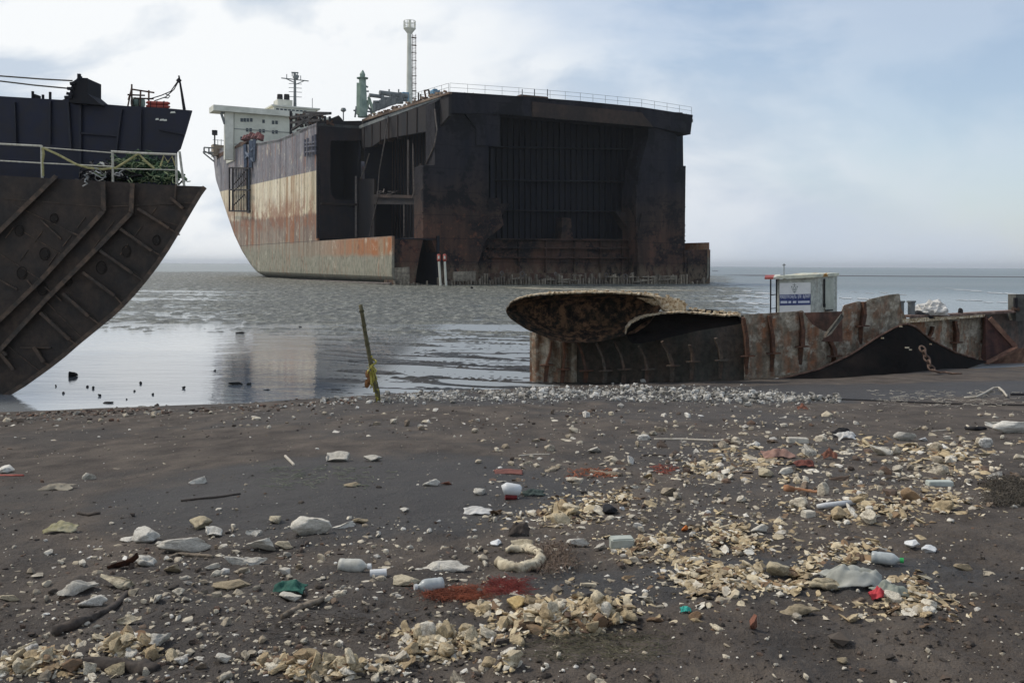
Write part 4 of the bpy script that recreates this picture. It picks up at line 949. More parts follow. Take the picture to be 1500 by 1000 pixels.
# dark triangular plate lying in front
mb = MB()
def tri(u, v):
    x = 1090 + (1447 - 1090) * u
    t = interp([(1090, 561), (1130, 558), (1160, 551), (1200, 541), (1245, 520), (1285, 494), (1310, 480), (1326, 474), (1340, 479), (1365, 499), (1400, 517), (1430, 526), (1447, 529)], x)
    b = interp([(1090, 563), (1120, 566), (1200, 566), (1320, 560), (1360, 553), (1400, 545), (1447, 530)], x); y = t * (1 - v) + b * v
    D = interp([(1090, 24.75), (1200, 24.9), (1326, 26.4), (1447, 29.5)], x) - .9 * v * math.sin(math.pi * u) ** .6
    return P(x, y, D)
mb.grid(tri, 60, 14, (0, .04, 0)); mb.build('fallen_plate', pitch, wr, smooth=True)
mb = MB(); ps = [tri(i / 60, 0) + Vector((0, -.02, .01)) for i in range(8, 58)]; mb.tube(ps, .028, 5); mb.build('torn_edge', steel('rusty_torn_edge', (.10, .05, .035), (.22, .13, .09), sc_=3), wr)
mb = MB()
for x, y, w_ in [(1291, 496, 4), (1326, 510, 6), (1332, 513, 4), (1362, 505, 3), (1318, 479, 4)]: p = P(x, y, 25.6); mb.box(tuple(p), tuple(p + Vector((w_ * .018, .02, .035))))
mb.build('paint_fleck', crust, wr)

# heavy chain
ch = thing('chain', 'rusty heavy chain hanging over the black plate and coiled at its foot', 'chain', ghit(1375, 548))
cp = [P(1350, 508, 25.1), P(1353, 515, 25.0), P(1356, 522, 24.9), P(1360, 529, 24.8), P(1362, 536, 24.7), P(1367, 542, 24.6), P(1375, 545, 24.6), P(1386, 545, 24.5), P(1396, 547, 24.4), P(1406, 547, 24.3)]
chain_m = steel('rusty_chain', (.10, .06, .045), (.22, .15, .11), sc_=6, streak=False, fine=20, rough=.8, bump=.005)
for i, (a, b) in enumerate(zip(cp[:-1], cp[1:])):
    d = (b - a); Ln = d.length * 1.35; d.normalize(); side_ = (Vector((0, 1, 0)) if i % 2 else Vector((1, 0, 0))); sd_ = (side_ - d * side_.dot(d)).normalized(); c0 = (a + b) / 2
    mb = MB(); mb.tube([c0 + d * (Ln / 2 * math.cos(k * math.pi / 8)) + sd_ * (.075 * math.sin(k * math.pi / 8)) for k in range(17)], .026, 6, False); mb.build('link', chain_m, ch, smooth=True)

mb = MB()      # rust runs and torn, pale lower edge of the side wall
for a, b in zip(botm[1:-2], botm[2:-1]):
    n_ = 5
    for i in range(n_):
        x0 = a[0] + (b[0] - a[0]) * i / n_; x1 = a[0] + (b[0] - a[0]) * (i + 1) / n_; y0 = interp(botm, x0) - 1; y1 = interp(botm, x1) - 1
        mb.bar(P(x0, y0, DW(x0) - .05), P(x1, y1 + rr.uniform(-.6, .6), DW(x1) - .05), .05, rr.uniform(.03, .09), up=(0, 1, 0))
mb.build('torn_lower_edge', steel('tan_torn_edge', (.26, .19, .12), (.40, .31, .22), sc_=4, fine=14), wr)
# things standing on the far deck edge
for k, (x, lb) in enumerate([(1319, 'left short grey bollard on the wreck beside the raised jagged corner'), (1335, 'right short grey bollard on the wreck beside the white sack')]):
    D = 27.9; t = thing('bollard', lb, 'bollard', P(x, 463, D), 0, 'grey bollards on the wreck')
    mb = MB(); mb.tube([P(x, 464, D), P(x, 443, D)], .10, 12); mb.build('post', grey_paint, t, smooth=False); mb = MB(); mb.tube([P(x, 443, D), P(x, 440.5, D)], .13, 12); mb.build('cap', grey_paint, t)
def lump(mb, c, rx, ry, rz, seed, flat=.0, sub=3, nz=.35, fq=1.6):
    bm = bmesh.new(); bmesh.ops.create_icosphere(bm, subdivisions=sub, radius=1); off = Vector((seed * 7.1, seed * 3.3, seed))
    vs = []
    for v in bm.verts:
        k = 1 + nz * mnoise.fractal(v.co * fq + off, .8, 2.1, 4); p = v.co * k; p.z = max(p.z, flat) if flat else p.z
        vs.append(Vector(c) + Vector((p.x * rx, p.y * ry, p.z * rz)))
    mb.add(vs, [tuple(v.index for v in f.verts) for f in bm.faces]); bm.free()
cloth_white = plain('dirty_white_plastic', (.42, .40, .36), (.68, .66, .62), 5, .7, .01)
mb = MB(); lump(mb, P(1364, 462, 28.2) + Vector((0, 0, .05)), .42, .3, .34, 2, -.1, 4, .5, 1.8); o = mb.build('sack', cloth_white); tag(o, 'crumpled white sack on the far deck edge of the wreck', 'sack')
mb = MB(); lump(mb, P(1348, 463, 28.1), .35, .25, .14, 5, 0, 3); o = mb.build('tarpaulin', navy2); tag(o, 'low black tarpaulin heap beside the white sack on the wreck', 'tarpaulin')
t = thing('mooring_post', 'thin dark post at the right end of the wreck deck edge', 'post', P(1486, 456, 31))
mb = MB(); mb.tube([P(1487.5, 456, 31), P(1487.5, 436, 31)], .07, 8); mb.build('post', navy2, t); mb = MB(); mb.tube([P(1483, 453, 31), P(1492, 452.5, 31)], .08, 8); mb.build('foot', rust_pipe, t)
mb = MB(); lump(mb, P(1407, 458, 29.4), .07, .07, .16, 8, 0, 2); o = mb.build('rope_bundle', navy2); tag(o, 'small dark rope bundle on the far deck edge of the wreck', 'rope')

# ================================================================== watch cabin behind the wreck
DC = 28.0; ca = math.atan2(.25, 1)
cb = thing('watch_cabin', 'small weathered white cabin with a blue banded sign and flat yellowed roof, behind the wreck', 'cabin', Vector((P(1170, 460, DC).x, DC, 0)))
cab_white = steel('chipped_white_panel', (.55, .58, .52), (.36, .32, .26), sc_=2.2, streak=True, amt=(.5, .72), rough=.7, fine=9, bump=.004, grime=(.12, .12, .11))
pA, pB, pC = P(1141, 460, DC), P(1188, 460, DC - .35), P(1226, 460, DC + .9)
zt_ = lambda x, y, D: P(x, y, D).z
fz = 0.05
def wallq(a, b, za, zb_, th, name, mt, parent=cb, inset=0):
    mb = MB(); n = (b - a).cross(Vector((0, 0, 1))).normalized(); n = n if n.y < 0 else -n
    mb.prism([Vector((a.x, a.y, fz)), Vector((b.x, b.y, fz)), Vector((b.x, b.y, zb_)), Vector((a.x, a.y, za))], -n * th); return mb.build(name, mt, parent)
wallq(pA, pB, zt_(1141, 409, DC), zt_(1188, 406.5, DC - .35), .08, 'front_wall', cab_white)
wallq(pB + Vector((.01, .01, 0)), pC, zt_(1188, 406.5, DC - .35), zt_(1226, 404, DC + .9), .08, 'side_wall', cab_white)
pD = pA + (pC - pB); wallq(pD + Vector((0, -.1, 0)), pC + Vector((-.08, -.1, 0)), zt_(1188, 405, DC + .5), zt_(1226, 404, DC + .9), .08, 'rear_wall', cab_white); wallq(pA + Vector((.02, .09, 0)), pD + Vector((.02, -.2, 0)), zt_(1141, 409, DC), zt_(1141, 409, DC), .06, 'side_wall', cab_white)
e = .12
def rf(a, dx, dy, z): return Vector((a.x + dx, a.y + dy, z))
rz = [zt_(1141, 409, DC), zt_(1188, 406.8, DC - .35), zt_(1226, 404.2, DC + .9)]
mb = MB(); mb.prism([rf(pA, -.12, -.12, rz[0] + .01), rf(pB, .02, -.16, rz[1] + .01), rf(pC, .06, 0, rz[2] + .01), rf(pD, -.1, .1, rz[2] - .0)], (0, 0, .085))
roof_m = M('yellowed_roof'); a = roof_m.noise(3.2, det=4); c = roof_m.ramp(a, [(.42, (.48, .49, .40)), (.55, (.66, .66, .52)), (.62, (.42, .25, .08))]); roof_m = roof_m.fin(c, .7)
mb.build('roof', roof_m, cb)
mb = MB()
for x, y in [(1150, 407), (1165, 403.5), (1172, 404), (1188, 402.5), (1191, 402.5), (1205, 402), (1213, 401.5)]: lump(mb, P(x, y, DC) + Vector((0, .1, -.0)), rr.uniform(.05, .1), .1, .04, x, 0, 1)
mb.build('roof_lumps', roof_m, cb)
# sign board: white upper field with an emblem, blue band with two lines of light lettering
nrm = (pB - pA).cross(Vector((0, 0, 1))).normalized(); nrm = nrm if nrm.y < 0 else -nrm
def sg(x, y, off):
    p = hit(x, y, pA + nrm * off, nrm); return p
sign_white = plain('sign_white', (.66, .67, .66), (.76, .77, .75), 4, .5, 0); sign_blue = plain('sign_blue', (.022, .035, .13), (.035, .055, .18), 4, .5, 0); sign_txt = plain('sign_lettering', (.6, .65, .75), (.75, .78, .85), 6, .5, 0); sign_ink = plain('sign_emblem_ink', (.14, .17, .16), (.22, .25, .24), 6, .5, 0)
mb = MB(); mb.prism([sg(1142, 414.5, .012), sg(1187.5, 413.5, .012), sg(1187.5, 462, .012), sg(1142, 461, .012)], nrm * .02); sb = mb.build('sign_board', sign_white, cb)
mb = MB(); mb.prism([sg(1142, 431.5, .035), sg(1187.5, 430.5, .035), sg(1187.5, 446.5, .035), sg(1142, 447.5, .035)], nrm * .004); mb.build('sign_band', sign_blue, sb)
mb = MB(); rr = random.Random(31)
x = 1142.8
while x < 1186.5:        # upper line: tall letter marks
    wd = rr.choice((.8, 1.1, 1.5)); y0 = 432.3 - (x - 1142) * .02
    if rr.random() > .12:
        for q in ((0, 0, .35, 4.6), (0, rr.choice((0, 2, 4)), wd, .8), (wd - .35, rr.choice((0, 1.5)), .35, rr.choice((2.5, 4.6)))):
            mb.prism([sg(x + q[0], y0 + q[1], .041), sg(x + q[0] + q[2], y0 + q[1], .041), sg(x + q[0] + q[2], y0 + q[1] + q[3], .041), sg(x + q[0], y0 + q[1] + q[3], .041)], nrm * .002)
    x += wd + rr.choice((.6, .6, .8))
for (x0, x1) in [(1143.5, 1153), (1155, 1159), (1161.5, 1166.5), (1169, 1185.5)]:      # lower line: smaller words
    x = x0
    while x < x1:
        y0 = 441.3 - (x - 1142) * .02; mb.prism([sg(x, y0 + rr.uniform(-.3, .4), .041), sg(x + .75, y0, .041), sg(x + .75, y0 + 3.1, .041), sg(x, y0 + 3.0, .041)], nrm * .002); x += 1.0
    mb.prism([sg(x0, 441, .0415), sg(x1, 440.8, .0415), sg(x1, 441.7, .0415), sg(x0, 441.9, .0415)], nrm * .002)
mb.build('lettering', sign_txt, sb)
mb = MB()
def ring(cx, cy, r, w_, a0=0, a1=360, n=20, sx=1.):
    for k in range(n):
        a, b = R(a0 + (a1 - a0) * k / n), R(a0 + (a1 - a0) * (k + 1) / n)
        mb.prism([sg(cx + math.cos(t) * q * sx, cy - math.sin(t) * q, .035) for t, q in ((a, r), (b, r), (b, r - w_), (a, r - w_))], nrm * .003)
ring(1163.7, 421.6, 2.2, .7); ring(1163.7, 420.5, 4.6, .7, 200, 340, 14); ring(1163.7, 424.5, 3.0, .6, 190, 350, 12)
for (x0, y0, x1, y1) in [(1163.3, 415, 1164.1, 419.5), (1159, 419, 1160.5, 421), (1167, 419, 1168.5, 421), (1161, 416.8, 1166.4, 417.4), (1163.4, 426, 1164, 429.5), (1162, 427, 1165.5, 428)]:
    mb.prism([sg(x0, y0, .035), sg(x1, y0, .035), sg(x1, y1, .035), sg(x0, y1, .035)], nrm * .003)
mb.build('emblem', sign_ink, sb)
# door leaf and handle on the side wall
n2 = (pC - pB).cross(Vector((0, 0, 1))).normalized(); n2 = n2 if n2.y < 0 else -n2
def sg2(x, y, off): return hit(x, y, pB + n2 * off, n2)
mb = MB(); mb.prism([sg2(1208, 409, .02), sg2(1220, 408.5, .02), sg2(1220, 453, .02), sg2(1208, 454, .02)], n2 * .025); dr = mb.build('door', plain('pale_green_door', (.34, .37, .31), (.46, .48, .41), 3, .6, .004), cb)
mb = MB(); mb.prism([sg2(1206.6, 408, .03), sg2(1208, 408, .03), sg2(1208, 446, .03), sg2(1206.6, 446, .03)], n2 * .02); mb.build('door_frame', navy2, dr)
mb = MB(); q = sg2(1207.6, 445, .08); mb.tube([q, q + Vector((0, 0, -.10))], .04, 8); mb.build('handle', navy2, dr)
mb = MB(); mb.prism([sg2(1209, 453.5, .05), sg2(1219, 453, .05), sg2(1219, 455, .05), sg2(1209, 455.5, .05)], n2 * .03); mb.build('threshold', navy2, dr)
# awning with two legs on the left, red striped
mb = MB(); mb.prism([P(1120, 409, DC - .1), P(1142, 408.8, DC - .05), P(1142, 404.8, DC + .7), P(1121, 405.2, DC + .7)], (0, 0, .05)); mb.build('awning', red_paint, cb)
mb = MB(); mb.prism([P(1133, 408.6, DC - .15), P(1143, 408.4, DC - .15), P(1143, 404.5, DC + .6), P(1135, 405, DC + .6)], (0, 0, .056)); mb.build('awning_stripe', white_paint, cb)
for x in (1129, 1137.5):
    mb = MB(); a = P(x, 409, DC); mb.tube([a, Vector((a.x, a.y, -.1))], .022, 6); mb.build('awning_leg', navy2, cb)
mb = MB(); a = P(1129, 432, DC); b = P(1137.5, 431, DC); mb.bar(a, b, .025); mb.bar(P(1129, 452, DC), P(1137.5, 451, DC), .02); mb.build('rung', navy2, cb)
mb = MB(); mb.tube([P(1148.5, 406, DC), P(1148.5, 386, DC)], .014, 5); mb.bar(P(1146.5, 388.5, DC), P(1150.5, 388, DC), .03); mb.build('antenna', grey_paint, cb)

# ================================================================== leaning bamboo pole
pb = ghit(555, 588); Dp = pb.y
pl_ = thing('bamboo_pole', 'leaning dark bamboo pole stuck in the shore, yellow strip knotted round its lower half', 'pole', pb)
bam = plain('weathered_bamboo', (.05, .045, .02), (.14, .12, .06), 14, .8, .006)
pts = [pb + Vector((0, 0, -.2)), P(553, 574, Dp), P(547, 550, Dp), P(541, 520, Dp), P(535, 488, Dp), P(531.5, 465, Dp), P(528, 446, Dp)]
mb = MB(); mb.tube(pts, [.052, .05, .045, .042, .04, .038, .038], 10)
stem = mb.build('stem', bam, pl_, smooth=True)
mb = MB()
for a, b in zip(pts[1:-1], pts[2:]):
    q = a.lerp(b, .5); d = (b - a).normalized(); mb.tube([q - d * .02, q + d * .02], .05, 10)
mb.build('node', bam, stem)
ylw = plain('faded_yellow_strip', (.26, .22, .03), (.48, .42, .10), 9, .8, .004); mb = MB(); rr = random.Random(9)
for k in range(34):
    u = rr.random() ** 1.3; x = 543 + 12 * u; y = 535 + 48 * u; p = P(x + rr.uniform(-4, 4) * (1 - u * .5), y, Dp - .05); q = p + Vector((rr.uniform(-.07, .07), rr.uniform(-.04, .02), rr.uniform(-.22, .05))); mb.bar(p, q, .035, .01)
mb.tube([pts[2] + Vector((.055 * math.cos(a * .8), .055 * math.sin(a * .8), -.25 + a * .022)) for a in range(30)], .018, 5)
mb.build('knotted_strip', ylw, pl_)
mb = MB()
for (x, y) in [(537, 548), (539, 556), (536, 562)]: lump(mb, P(x + 2, y, Dp - .03), .05, .03, .09, x, 0, 2)
mb.build('brown_scrap', plain('rust_brown_cloth', (.14, .06, .02), (.28, .13, .05), 6, .9), pl_)
mb = MB(); mb.tube([P(548, 556, Dp - .04), P(552, 575, Dp - .05), P(556, 588, Dp - .06)], [.035, .04, .02], 6); mb.build('wrapped_rope', bam, pl_)
# ================================================================== litter, stones and foam on the beach
rng = np.random.RandomState(3); rr = random.Random(77)
def varied(name, stops, rough=.9, island=False, bump=.006, scale=18, dirt=(.10, .085, .07), dirt_amt=.6):
    m = M(name)
    if island: rnd = m.n('ShaderNodeNewGeometry').outputs['Random Per Island']
    else: rnd = m.n('ShaderNodeObjectInfo').outputs['Random']
    c = m.ramp(rnd, stops); f = m.noise(scale, det=6, ro=.7); g = m.noise(scale * .22, det=4)
    c = m.mix(m.ma('MULTIPLY', m.ramp(f, [(.36, 1.), (.56, 0.)]), dirt_amt), c, dirt)
    c = m.mix(m.ramp(g, [(.36, .5), (.5, 0.)]), c, dirt)
    m.bump(f, bump, 1.); return m.fin(c, rough, 0., .25)
stone_stops = [(0., (.07, .055, .045)), (.10, (.16, .10, .07)), (.2, (.34, .28, .20)), (.5, (.58, .50, .37)), (.8, (.70, .63, .50)), (1., (.80, .76, .68))]
foam_stops = [(0., (.10, .065, .045)), (.10, (.26, .16, .09)), (.2, (.45, .34, .20)), (.5, (.60, .48, .29)), (.78, (.70, .60, .42)), (1., (.80, .75, .64))]
S_m = varied('pale_stone', stone_stops, scale=9); S_i = varied('pale_shingle', stone_stops, island=True, scale=9)
F_m = varied('cream_foam', foam_stops, scale=12, dirt=(.16, .12, .08)); F_i = varied('cream_foam_crumbs', foam_stops, island=True, scale=12, dirt=(.16, .12, .08))
W_i = varied('white_shingle', [(0., (.16, .15, .13)), (.3, (.40, .37, .32)), (1., (.76, .73, .66))], island=True, scale=8, dirt=(.13, .12, .10))
D_i = varied('dark_grit', [(0., (.025, .021, .018)), (.5, (.055, .044, .036)), (.85, (.09, .07, .055)), (1., (.12, .075, .05))], island=True)
def proto(kind, seed, sub=4):
    r = random.Random(seed); bm = bmesh.new(); bmesh.ops.create_icosphere(bm, subdivisions=sub, radius=.5)
    off = Vector((seed * 3.7, seed * 1.9, seed * 5.3)); planes = []
    for k in range(10 if kind == 'stone' else 9):
        n = Vector((r.gauss(0, 1), r.gauss(0, 1), r.gauss(0, 1))).normalized(); planes.append((n, r.uniform(.17, .40) if kind == 'stone' else r.uniform(.10, .38)))
    for v in bm.verts:
        p = v.co.copy()
        for n, d in planes:
            q = p.dot(n) - d
            if q > 0: p -= n * q * .97
        f = mnoise.fractal(v.co * 3 + off, .9, 2., 4)
        if kind == 'shard':
            p.z *= .42; p *= 1 + .30 * f; p.z += .28 * (p.x * p.x - .08) * r.choice((1, 1)) * (1 if seed % 2 else -1) + .10 * mnoise.noise(v.co * 2 + off)
        else: p *= 1 + .16 * f
        v.co = p
    V = np.array([v.co[:] for v in bm.verts]); T = np.array([[v.index for v in f.verts] for f in bm.faces]); bm.free()
    V[:, :2] -= (V[:, :2].max(0) + V[:, :2].min(0)) / 2; V[:, :2] /= np.ptp(V[:, :2], axis=0).max(); V[:, 2] -= V[:, 2].min()
    return V, T
stoneP = [proto('stone', s) for s in range(1, 11)]; shardP = [proto('shard', s) for s in range(21, 35)]
lowS = [proto('stone', s, 1) for s in range(1, 9)]; lowF = [proto('shard', s, 2) for s in range(21, 29)]
def rotm(rx, ry, rz):
    return np.array(Matrix.Rotation(rz, 3, 'Z') @ Matrix.Rotation(ry, 3, 'Y') @ Matrix.Rotation(rx, 3, 'X'))
MEM = {}
def pmesh(kind, i, mt):
    k = (kind, i, mt.name)
    if k not in MEM:
        V, T = (stoneP if kind == 'stone' else shardP)[i]; me = bpy.data.meshes.new(kind); me.from_pydata(V.tolist(), [], T.tolist()); me.polygons.foreach_set('use_smooth', [True] * len(T)); me.update()
        me.materials.append(mt); MEM[k] = me
    return MEM[k]
def put_stone(name, kind, i, mt, pos, size, rot, label, cat, group=None):
    o = bpy.data.objects.new(name, pmesh(kind, i, mt)); COL.objects.link(o); o.location = pos; o.scale = size; o.rotation_euler = rot
    return tag(o, label, cat, group)
OCC = []      # picture boxes of the singled-out pieces, kept clear of scatter
def named(px, py, w, h, kind, i, mt, name, label, cat='stone', rz=None, lean=0.):
    """w,h: picture width and height; py: its foot"""
    p = ghit(px, py - h * .28); k = p.y / 1400; ww = w * k; V = (stoneP if kind == 'stone' else shardP)[i][0]
    zh = V[:, 2].max(); vis = max(.35, 3 / p.y * .55)
    hz = h * k * .82 / zh; p.z -= .10 * h * k
    OCC.append((px - w / 2, py - h, px + w / 2, py))
    return put_stone(name, kind, i, mt, p, (ww, ww * min(1.0, max(.45, h / w * 1.5)), hz), (0, lean, rz if rz is not None else rr.uniform(-.25, .25)), label, cat)
def cm(name, a, b, sc_=14, rough=.85): return plain(name, a, b, sc_, rough, .004)
pale_grey = varied('pale_grey_rock', [(0., (.56, .52, .44)), (1., (.70, .66, .57))], scale=26, dirt=(.24, .215, .18)); whitef = varied('dirty_white_foam', [(0., (.66, .61, .51)), (1., (.80, .76, .67))], scale=22, dirt=(.30, .26, .20), dirt_amt=.5)
creamf = varied('old_cream_foam', [(0., (.52, .44, .29)), (1., (.66, .58, .42))], scale=20, dirt=(.16, .12, .08)); darkst = cm('dark_wet_stone', (.03, .028, .027), (.07, .062, .058))
brick = cm('orange_brick', (.15, .06, .038), (.28, .12, .075)); tanst = cm('tan_stone', (.20, .16, .10), (.36, .29, .19)); whitep = plain('white_plastic', (.55, .55, .53), (.75, .75, .73), 10, .4, .002)
N_ = named
N_(272, 815, 80, 30, 'stone', 2, pale_grey, 'grey_slab', 'large long pale grey slab, biggest stone of the left cluster', 'stone', .12, -.06)
N_(215, 800, 50, 26, 'stone', 4, pale_grey, 'pale_stone', 'notched pale stone left of the large grey slab')
N_(190, 796, 32, 11, 'stone', 6, whitef, 'white_stone', 'smooth white flat stone at the left end of the slab cluster')
N_(292, 780, 32, 24, 'stone', 1, creamf, 'cream_stone', 'upright cream stone behind the large grey slab')
N_(310, 789, 28, 18, 'shard', 3, whitef, 'white_shard', 'tilted white tile-like piece right behind the large grey slab', 'fragment', .5, .35)
N_(240, 806, 24, 14, 'stone', 7, pale_grey, 'pinkish_stone', 'small pale stone wedged between notched stone and grey slab')
N_(212, 833, 34, 20, 'shard', 1, pale_grey, 'grey_shard', 'grey angular shard beside the upturned rusty plate', 'fragment')
N_(254, 842, 26, 18, 'stone', 5, tanst, 'yellow_tan_stone', 'yellowish tan stone just below the large grey slab')
N_(172, 866, 56, 24, 'shard', 2, creamf, 'cream_slab', 'cream angular foam slab right of the grey curved fragment', 'foam')
N_(115, 872, 58, 24, 'shard', 5, pale_grey, 'curved_fragment', 'long curved greyish fragment left of the cream angular slab', 'fragment', .25)
N_(136, 893, 40, 22, 'stone', 3, whitef, 'round_white_stone', 'rounded white stone below the cream angular slab')
N_(190, 917, 34, 17, 'shard', 7, creamf, 'cream_fragment', 'flat cream fragment under the dark driftwood tip', 'fragment')
N_(291, 711, 27, 14, 'stone', 8, whitef, 'white_stone', 'single white stone alone on the dark sand, left of centre')
N_(456, 792, 60, 36, 'stone', 0, whitef, 'white_boulder', 'largest white lumpy boulder of the cluster near the wet sand', 'stone', .1)
N_(498, 776, 46, 13, 'shard', 4, whitef, 'white_flat_fragment', 'thin white piece stretching right from the white lumpy boulder', 'fragment', .18)
N_(528, 768, 24, 10, 'shard', 9, tanst, 'tan_fragment', 'small tan piece at the right tip of the white boulder cluster', 'fragment')
N_(403, 768, 26, 14, 'stone', 9, creamf, 'cream_stone', 'cream stone behind and left of the white lumpy boulder')
N_(385, 811, 48, 26, 'stone', 5, whitef, 'white_stone', 'bulky white stone left and in front of the white lumpy boulder')
N_(372, 786, 25, 10, 'shard', 6, pale_grey, 'grey_flake', 'grey flake left of the cream stone behind the boulder', 'fragment')
N_(417, 806, 30, 15, 'stone', 2, creamf, 'tan_stone', 'tan stone in front of the white lumpy boulder')
N_(360, 830, 64, 18, 'shard', 10, pale_grey, 'grey_peel', 'long peeling grey fragment below the boulder cluster', 'fragment')
N_(338, 866, 58, 17, 'stone', 6, tanst, 'tan_slab', 'smooth elongated tan stone slab in the lower left')
N_(312, 833, 24, 9, 'stone', 8, whitef, 'small_white_stone', 'little white elongated stone beside the peeling grey fragment')
N_(648, 840, 82, 18, 'shard', 8, pale_grey, 'foam_slab', 'long flat pale slab behind the orange net', 'foam', .08)
N_(596, 861, 56, 17, 'stone', 4, creamf, 'cream_slab', 'elongated cream slab left of the plastic bag', 'foam', .12)
N_(425, 885, 34, 18, 'stone', 7, whitef, 'pale_block', 'pale block below the green plastic scrap')
N_(495, 681, 40, 20, 'shard', 3, pale_grey, 'grey_shard', 'big pale jagged piece, left one of the pair mid beach', 'fragment')
N_(545, 678, 28, 12, 'stone', 1, pale_grey, 'grey_stone', 'pale oblong piece, right one of the pair mid beach')
N_(516, 715, 26, 9, 'stone', 6, tanst, 'flat_stone', 'flat beige stone on dark sand below the mid beach pair')
N_(632, 715, 26, 14, 'stone', 3, whitef, 'white_stone', 'white stone touching a small brown one at mid beach')
N_(654, 712, 18, 8, 'stone', 5, brick, 'brown_stone', 'small orange brown stone touching the white one at mid beach')
N_(702, 727, 26, 13, 'stone', 9, pale_grey, 'pale_stone', 'rounded pale stone left of the white and red container')
N_(592, 751, 14, 8, 'stone', 1, whitef, 'small_white_stone', 'tiny white domed stone alone on wet dark sand')
N_(10, 696, 26, 14, 'stone', 4, whitef, 'white_stone', 'white stone at the left frame edge above the red stick')
N_(14, 882, 34, 12, 'stone', 2, creamf, 'tan_stone', 'long tan stone cut by the left frame edge')
N_(327, 976, 23, 20, 'stone', 7, whitef, 'white_pointed_stone', 'small pointed blue-white stone near the bottom left')
N_(232, 948, 32, 20, 'shard', 12, pale_grey, 'grey_shard', 'pale crumpled shard in the lower left, above the buried log', 'fragment')
N_(1172, 903, 60, 20, 'shard', 5, tanst, 'flat_rock', 'flat tapering brown-grey rock at the front of the right heap')
N_(1112, 783, 30, 16, 'stone', 3, whitef, 'pale_stone', 'single pale stone between the two right-hand foam heaps')
N_(870, 665, 22, 11, 'stone', 5, pale_grey, 'pale_stone', 'pale stone beside the thin white stick, centre right of beach')
N_(1150, 696, 27, 13, 'stone', 8, whitef, 'oval_white_stone', 'clean oval white stone left of the reddish scraps')
N_(1292, 672, 32, 20, 'shard', 2, whitef, 'arched_stone', 'white arched rock standing alone on the upper right')
N_(1325, 650, 36, 18, 'stone', 0, pale_grey, 'grey_rock', 'large grey pitted rock behind the white arched rock')
N_(1122, 702, 30, 16, 'stone', 4, creamf, 'cream_stone', 'cream stone left of the clean oval white stone')
N_(1336, 803, 22, 13, 'stone', 6, whitep, 'white_shell', 'smooth white shell-like piece, left of the two by the right heap', 'shell', -.4)
N_(1361, 812, 24, 14, 'stone', 1, whitep, 'white_shell', 'smooth white shell-like piece, right of the two by the right heap', 'shell', .4)
N_(1140, 852, 34, 30, 'stone', 7, creamf, 'cream_block', 'squarish cream foam block at the left end of the right heap', 'foam')
N_(1410, 838, 26, 14, 'stone', 2, tanst, 'dark_stone', 'lone grey-brown stone right of the foam heap, lower right')
N_(1233, 973, 20, 12, 'stone', 9, tanst, 'small_stone', 'lone small grey stone near the bottom right edge')
N_(1103, 929, 14, 30, 'stone', 5, brick, 'tan_chip', 'upright orange tan chip alone on the lower bare sand', 'chip', .6)
N_(871, 880, 34, 14, 'stone', 2, darkst, 'dark_pebble', 'smooth dark brown pebble in the lower centre')
N_(757, 897, 32, 24, 'stone', 1, cm('yellow_foam', (.36, .24, .09), (.56, .42, .20)), 'yellow_foam_cap', 'rounded yellow foam cap in the central lower heap', 'foam')
N_(1208, 868, 50, 22, 'shard', 1, creamf, 'cream_fragment', 'broad cream fragment under the grey cloth in the right heap', 'foam')
N_(1490, 640, 80, 24, 'stone', 0, whitef, 'white_foam_slab', 'big white foam slab at the right frame edge', 'foam')
N_(1475, 630, 70, 12, 'shard', 6, whitef, 'flat_foam_board', 'flat pale board lying behind the big white foam slab', 'foam')
N_(1352, 648, 14, 8, 'stone', 5, whitep, 'small_white_piece', 'small bright white piece before the grey pitted rock', 'fragment')
N_(1003, 779, 11, 10, 'stone', 3, cm('bright_orange', (.5, .12, .02), (.7, .22, .05)), 'orange_scrap', 'small bright orange scrap in the centre right heap', 'scrap')
N_(894, 755, 30, 15, 'stone', 4, navy2, 'black_object', 'black rounded object beside a white chip, centre right', 'object')
N_(911, 749, 8, 8, 'stone', 2, whitep, 'white_chip', 'tiny white chip touching the black rounded object', 'chip')
N_(845, 803, 34, 16, 'stone', 2, whitef, 'white_lump', 'elongated white lump left of the pale green block', 'foam')
N_(880, 810, 22, 16, 'stone', 5, pale_grey, 'pale_lump', 'pale lump touching the left side of the pale green block', 'foam')
N_(727, 801, 18, 11, 'stone', 6, whitep, 'white_piece', 'small white blocky piece behind the broken foam ring', 'fragment')
N_(765, 806, 38, 16, 'shard', 3, creamf, 'tan_slab', 'cream slab lying across the back of the broken foam ring', 'foam')

# bottles
def bottle(px, py, w, ang, r_px, mt, cap_mt, label, name='plastic_bottle', cap_left=False):
    p = ghit(px, py); k = p.y / 1400; Ln = w * k; r = r_px * k; t = thing(name, label, 'bottle', p, R(ang)); OCC.append((px - w / 2, py - r_px * 2, px + w / 2, py + r_px))
    sgn = -1 if cap_left else 1; f = lambda x: Vector((sgn * x * Ln, 0, r * .9)); Mx = WM[t.name]
    mb = MB(); xs = [(-.5, .75), (-.47, .98), (-.35, 1), (-.3, .93), (-.25, 1), (-.1, .97), (0, 1), (.12, .98), (.2, .9), (.28, .6), (.34, .36), (.40, .34)]
    mb.tube([Mx @ f(a) for a, b in xs], [b * r for a, b in xs], 14); mb.build('bottle_body', mt, t, smooth=True)
    mb = MB(); mb.tube([Mx @ f(.39), Mx @ f(.5)], r * .42, 12); mb.build('cap', cap_mt, t)
clearp = plain('dirty_clear_plastic', (.30, .32, .31), (.50, .52, .50), 10, .3, .003)
bottle(520, 838, 48, -4, 10.5, plain('scuffed_plastic', (.34, .33, .28), (.54, .53, .47), 14, .5, .004), whitep, 'scuffed pale plastic bottle lying beside a white tube, lower centre left')
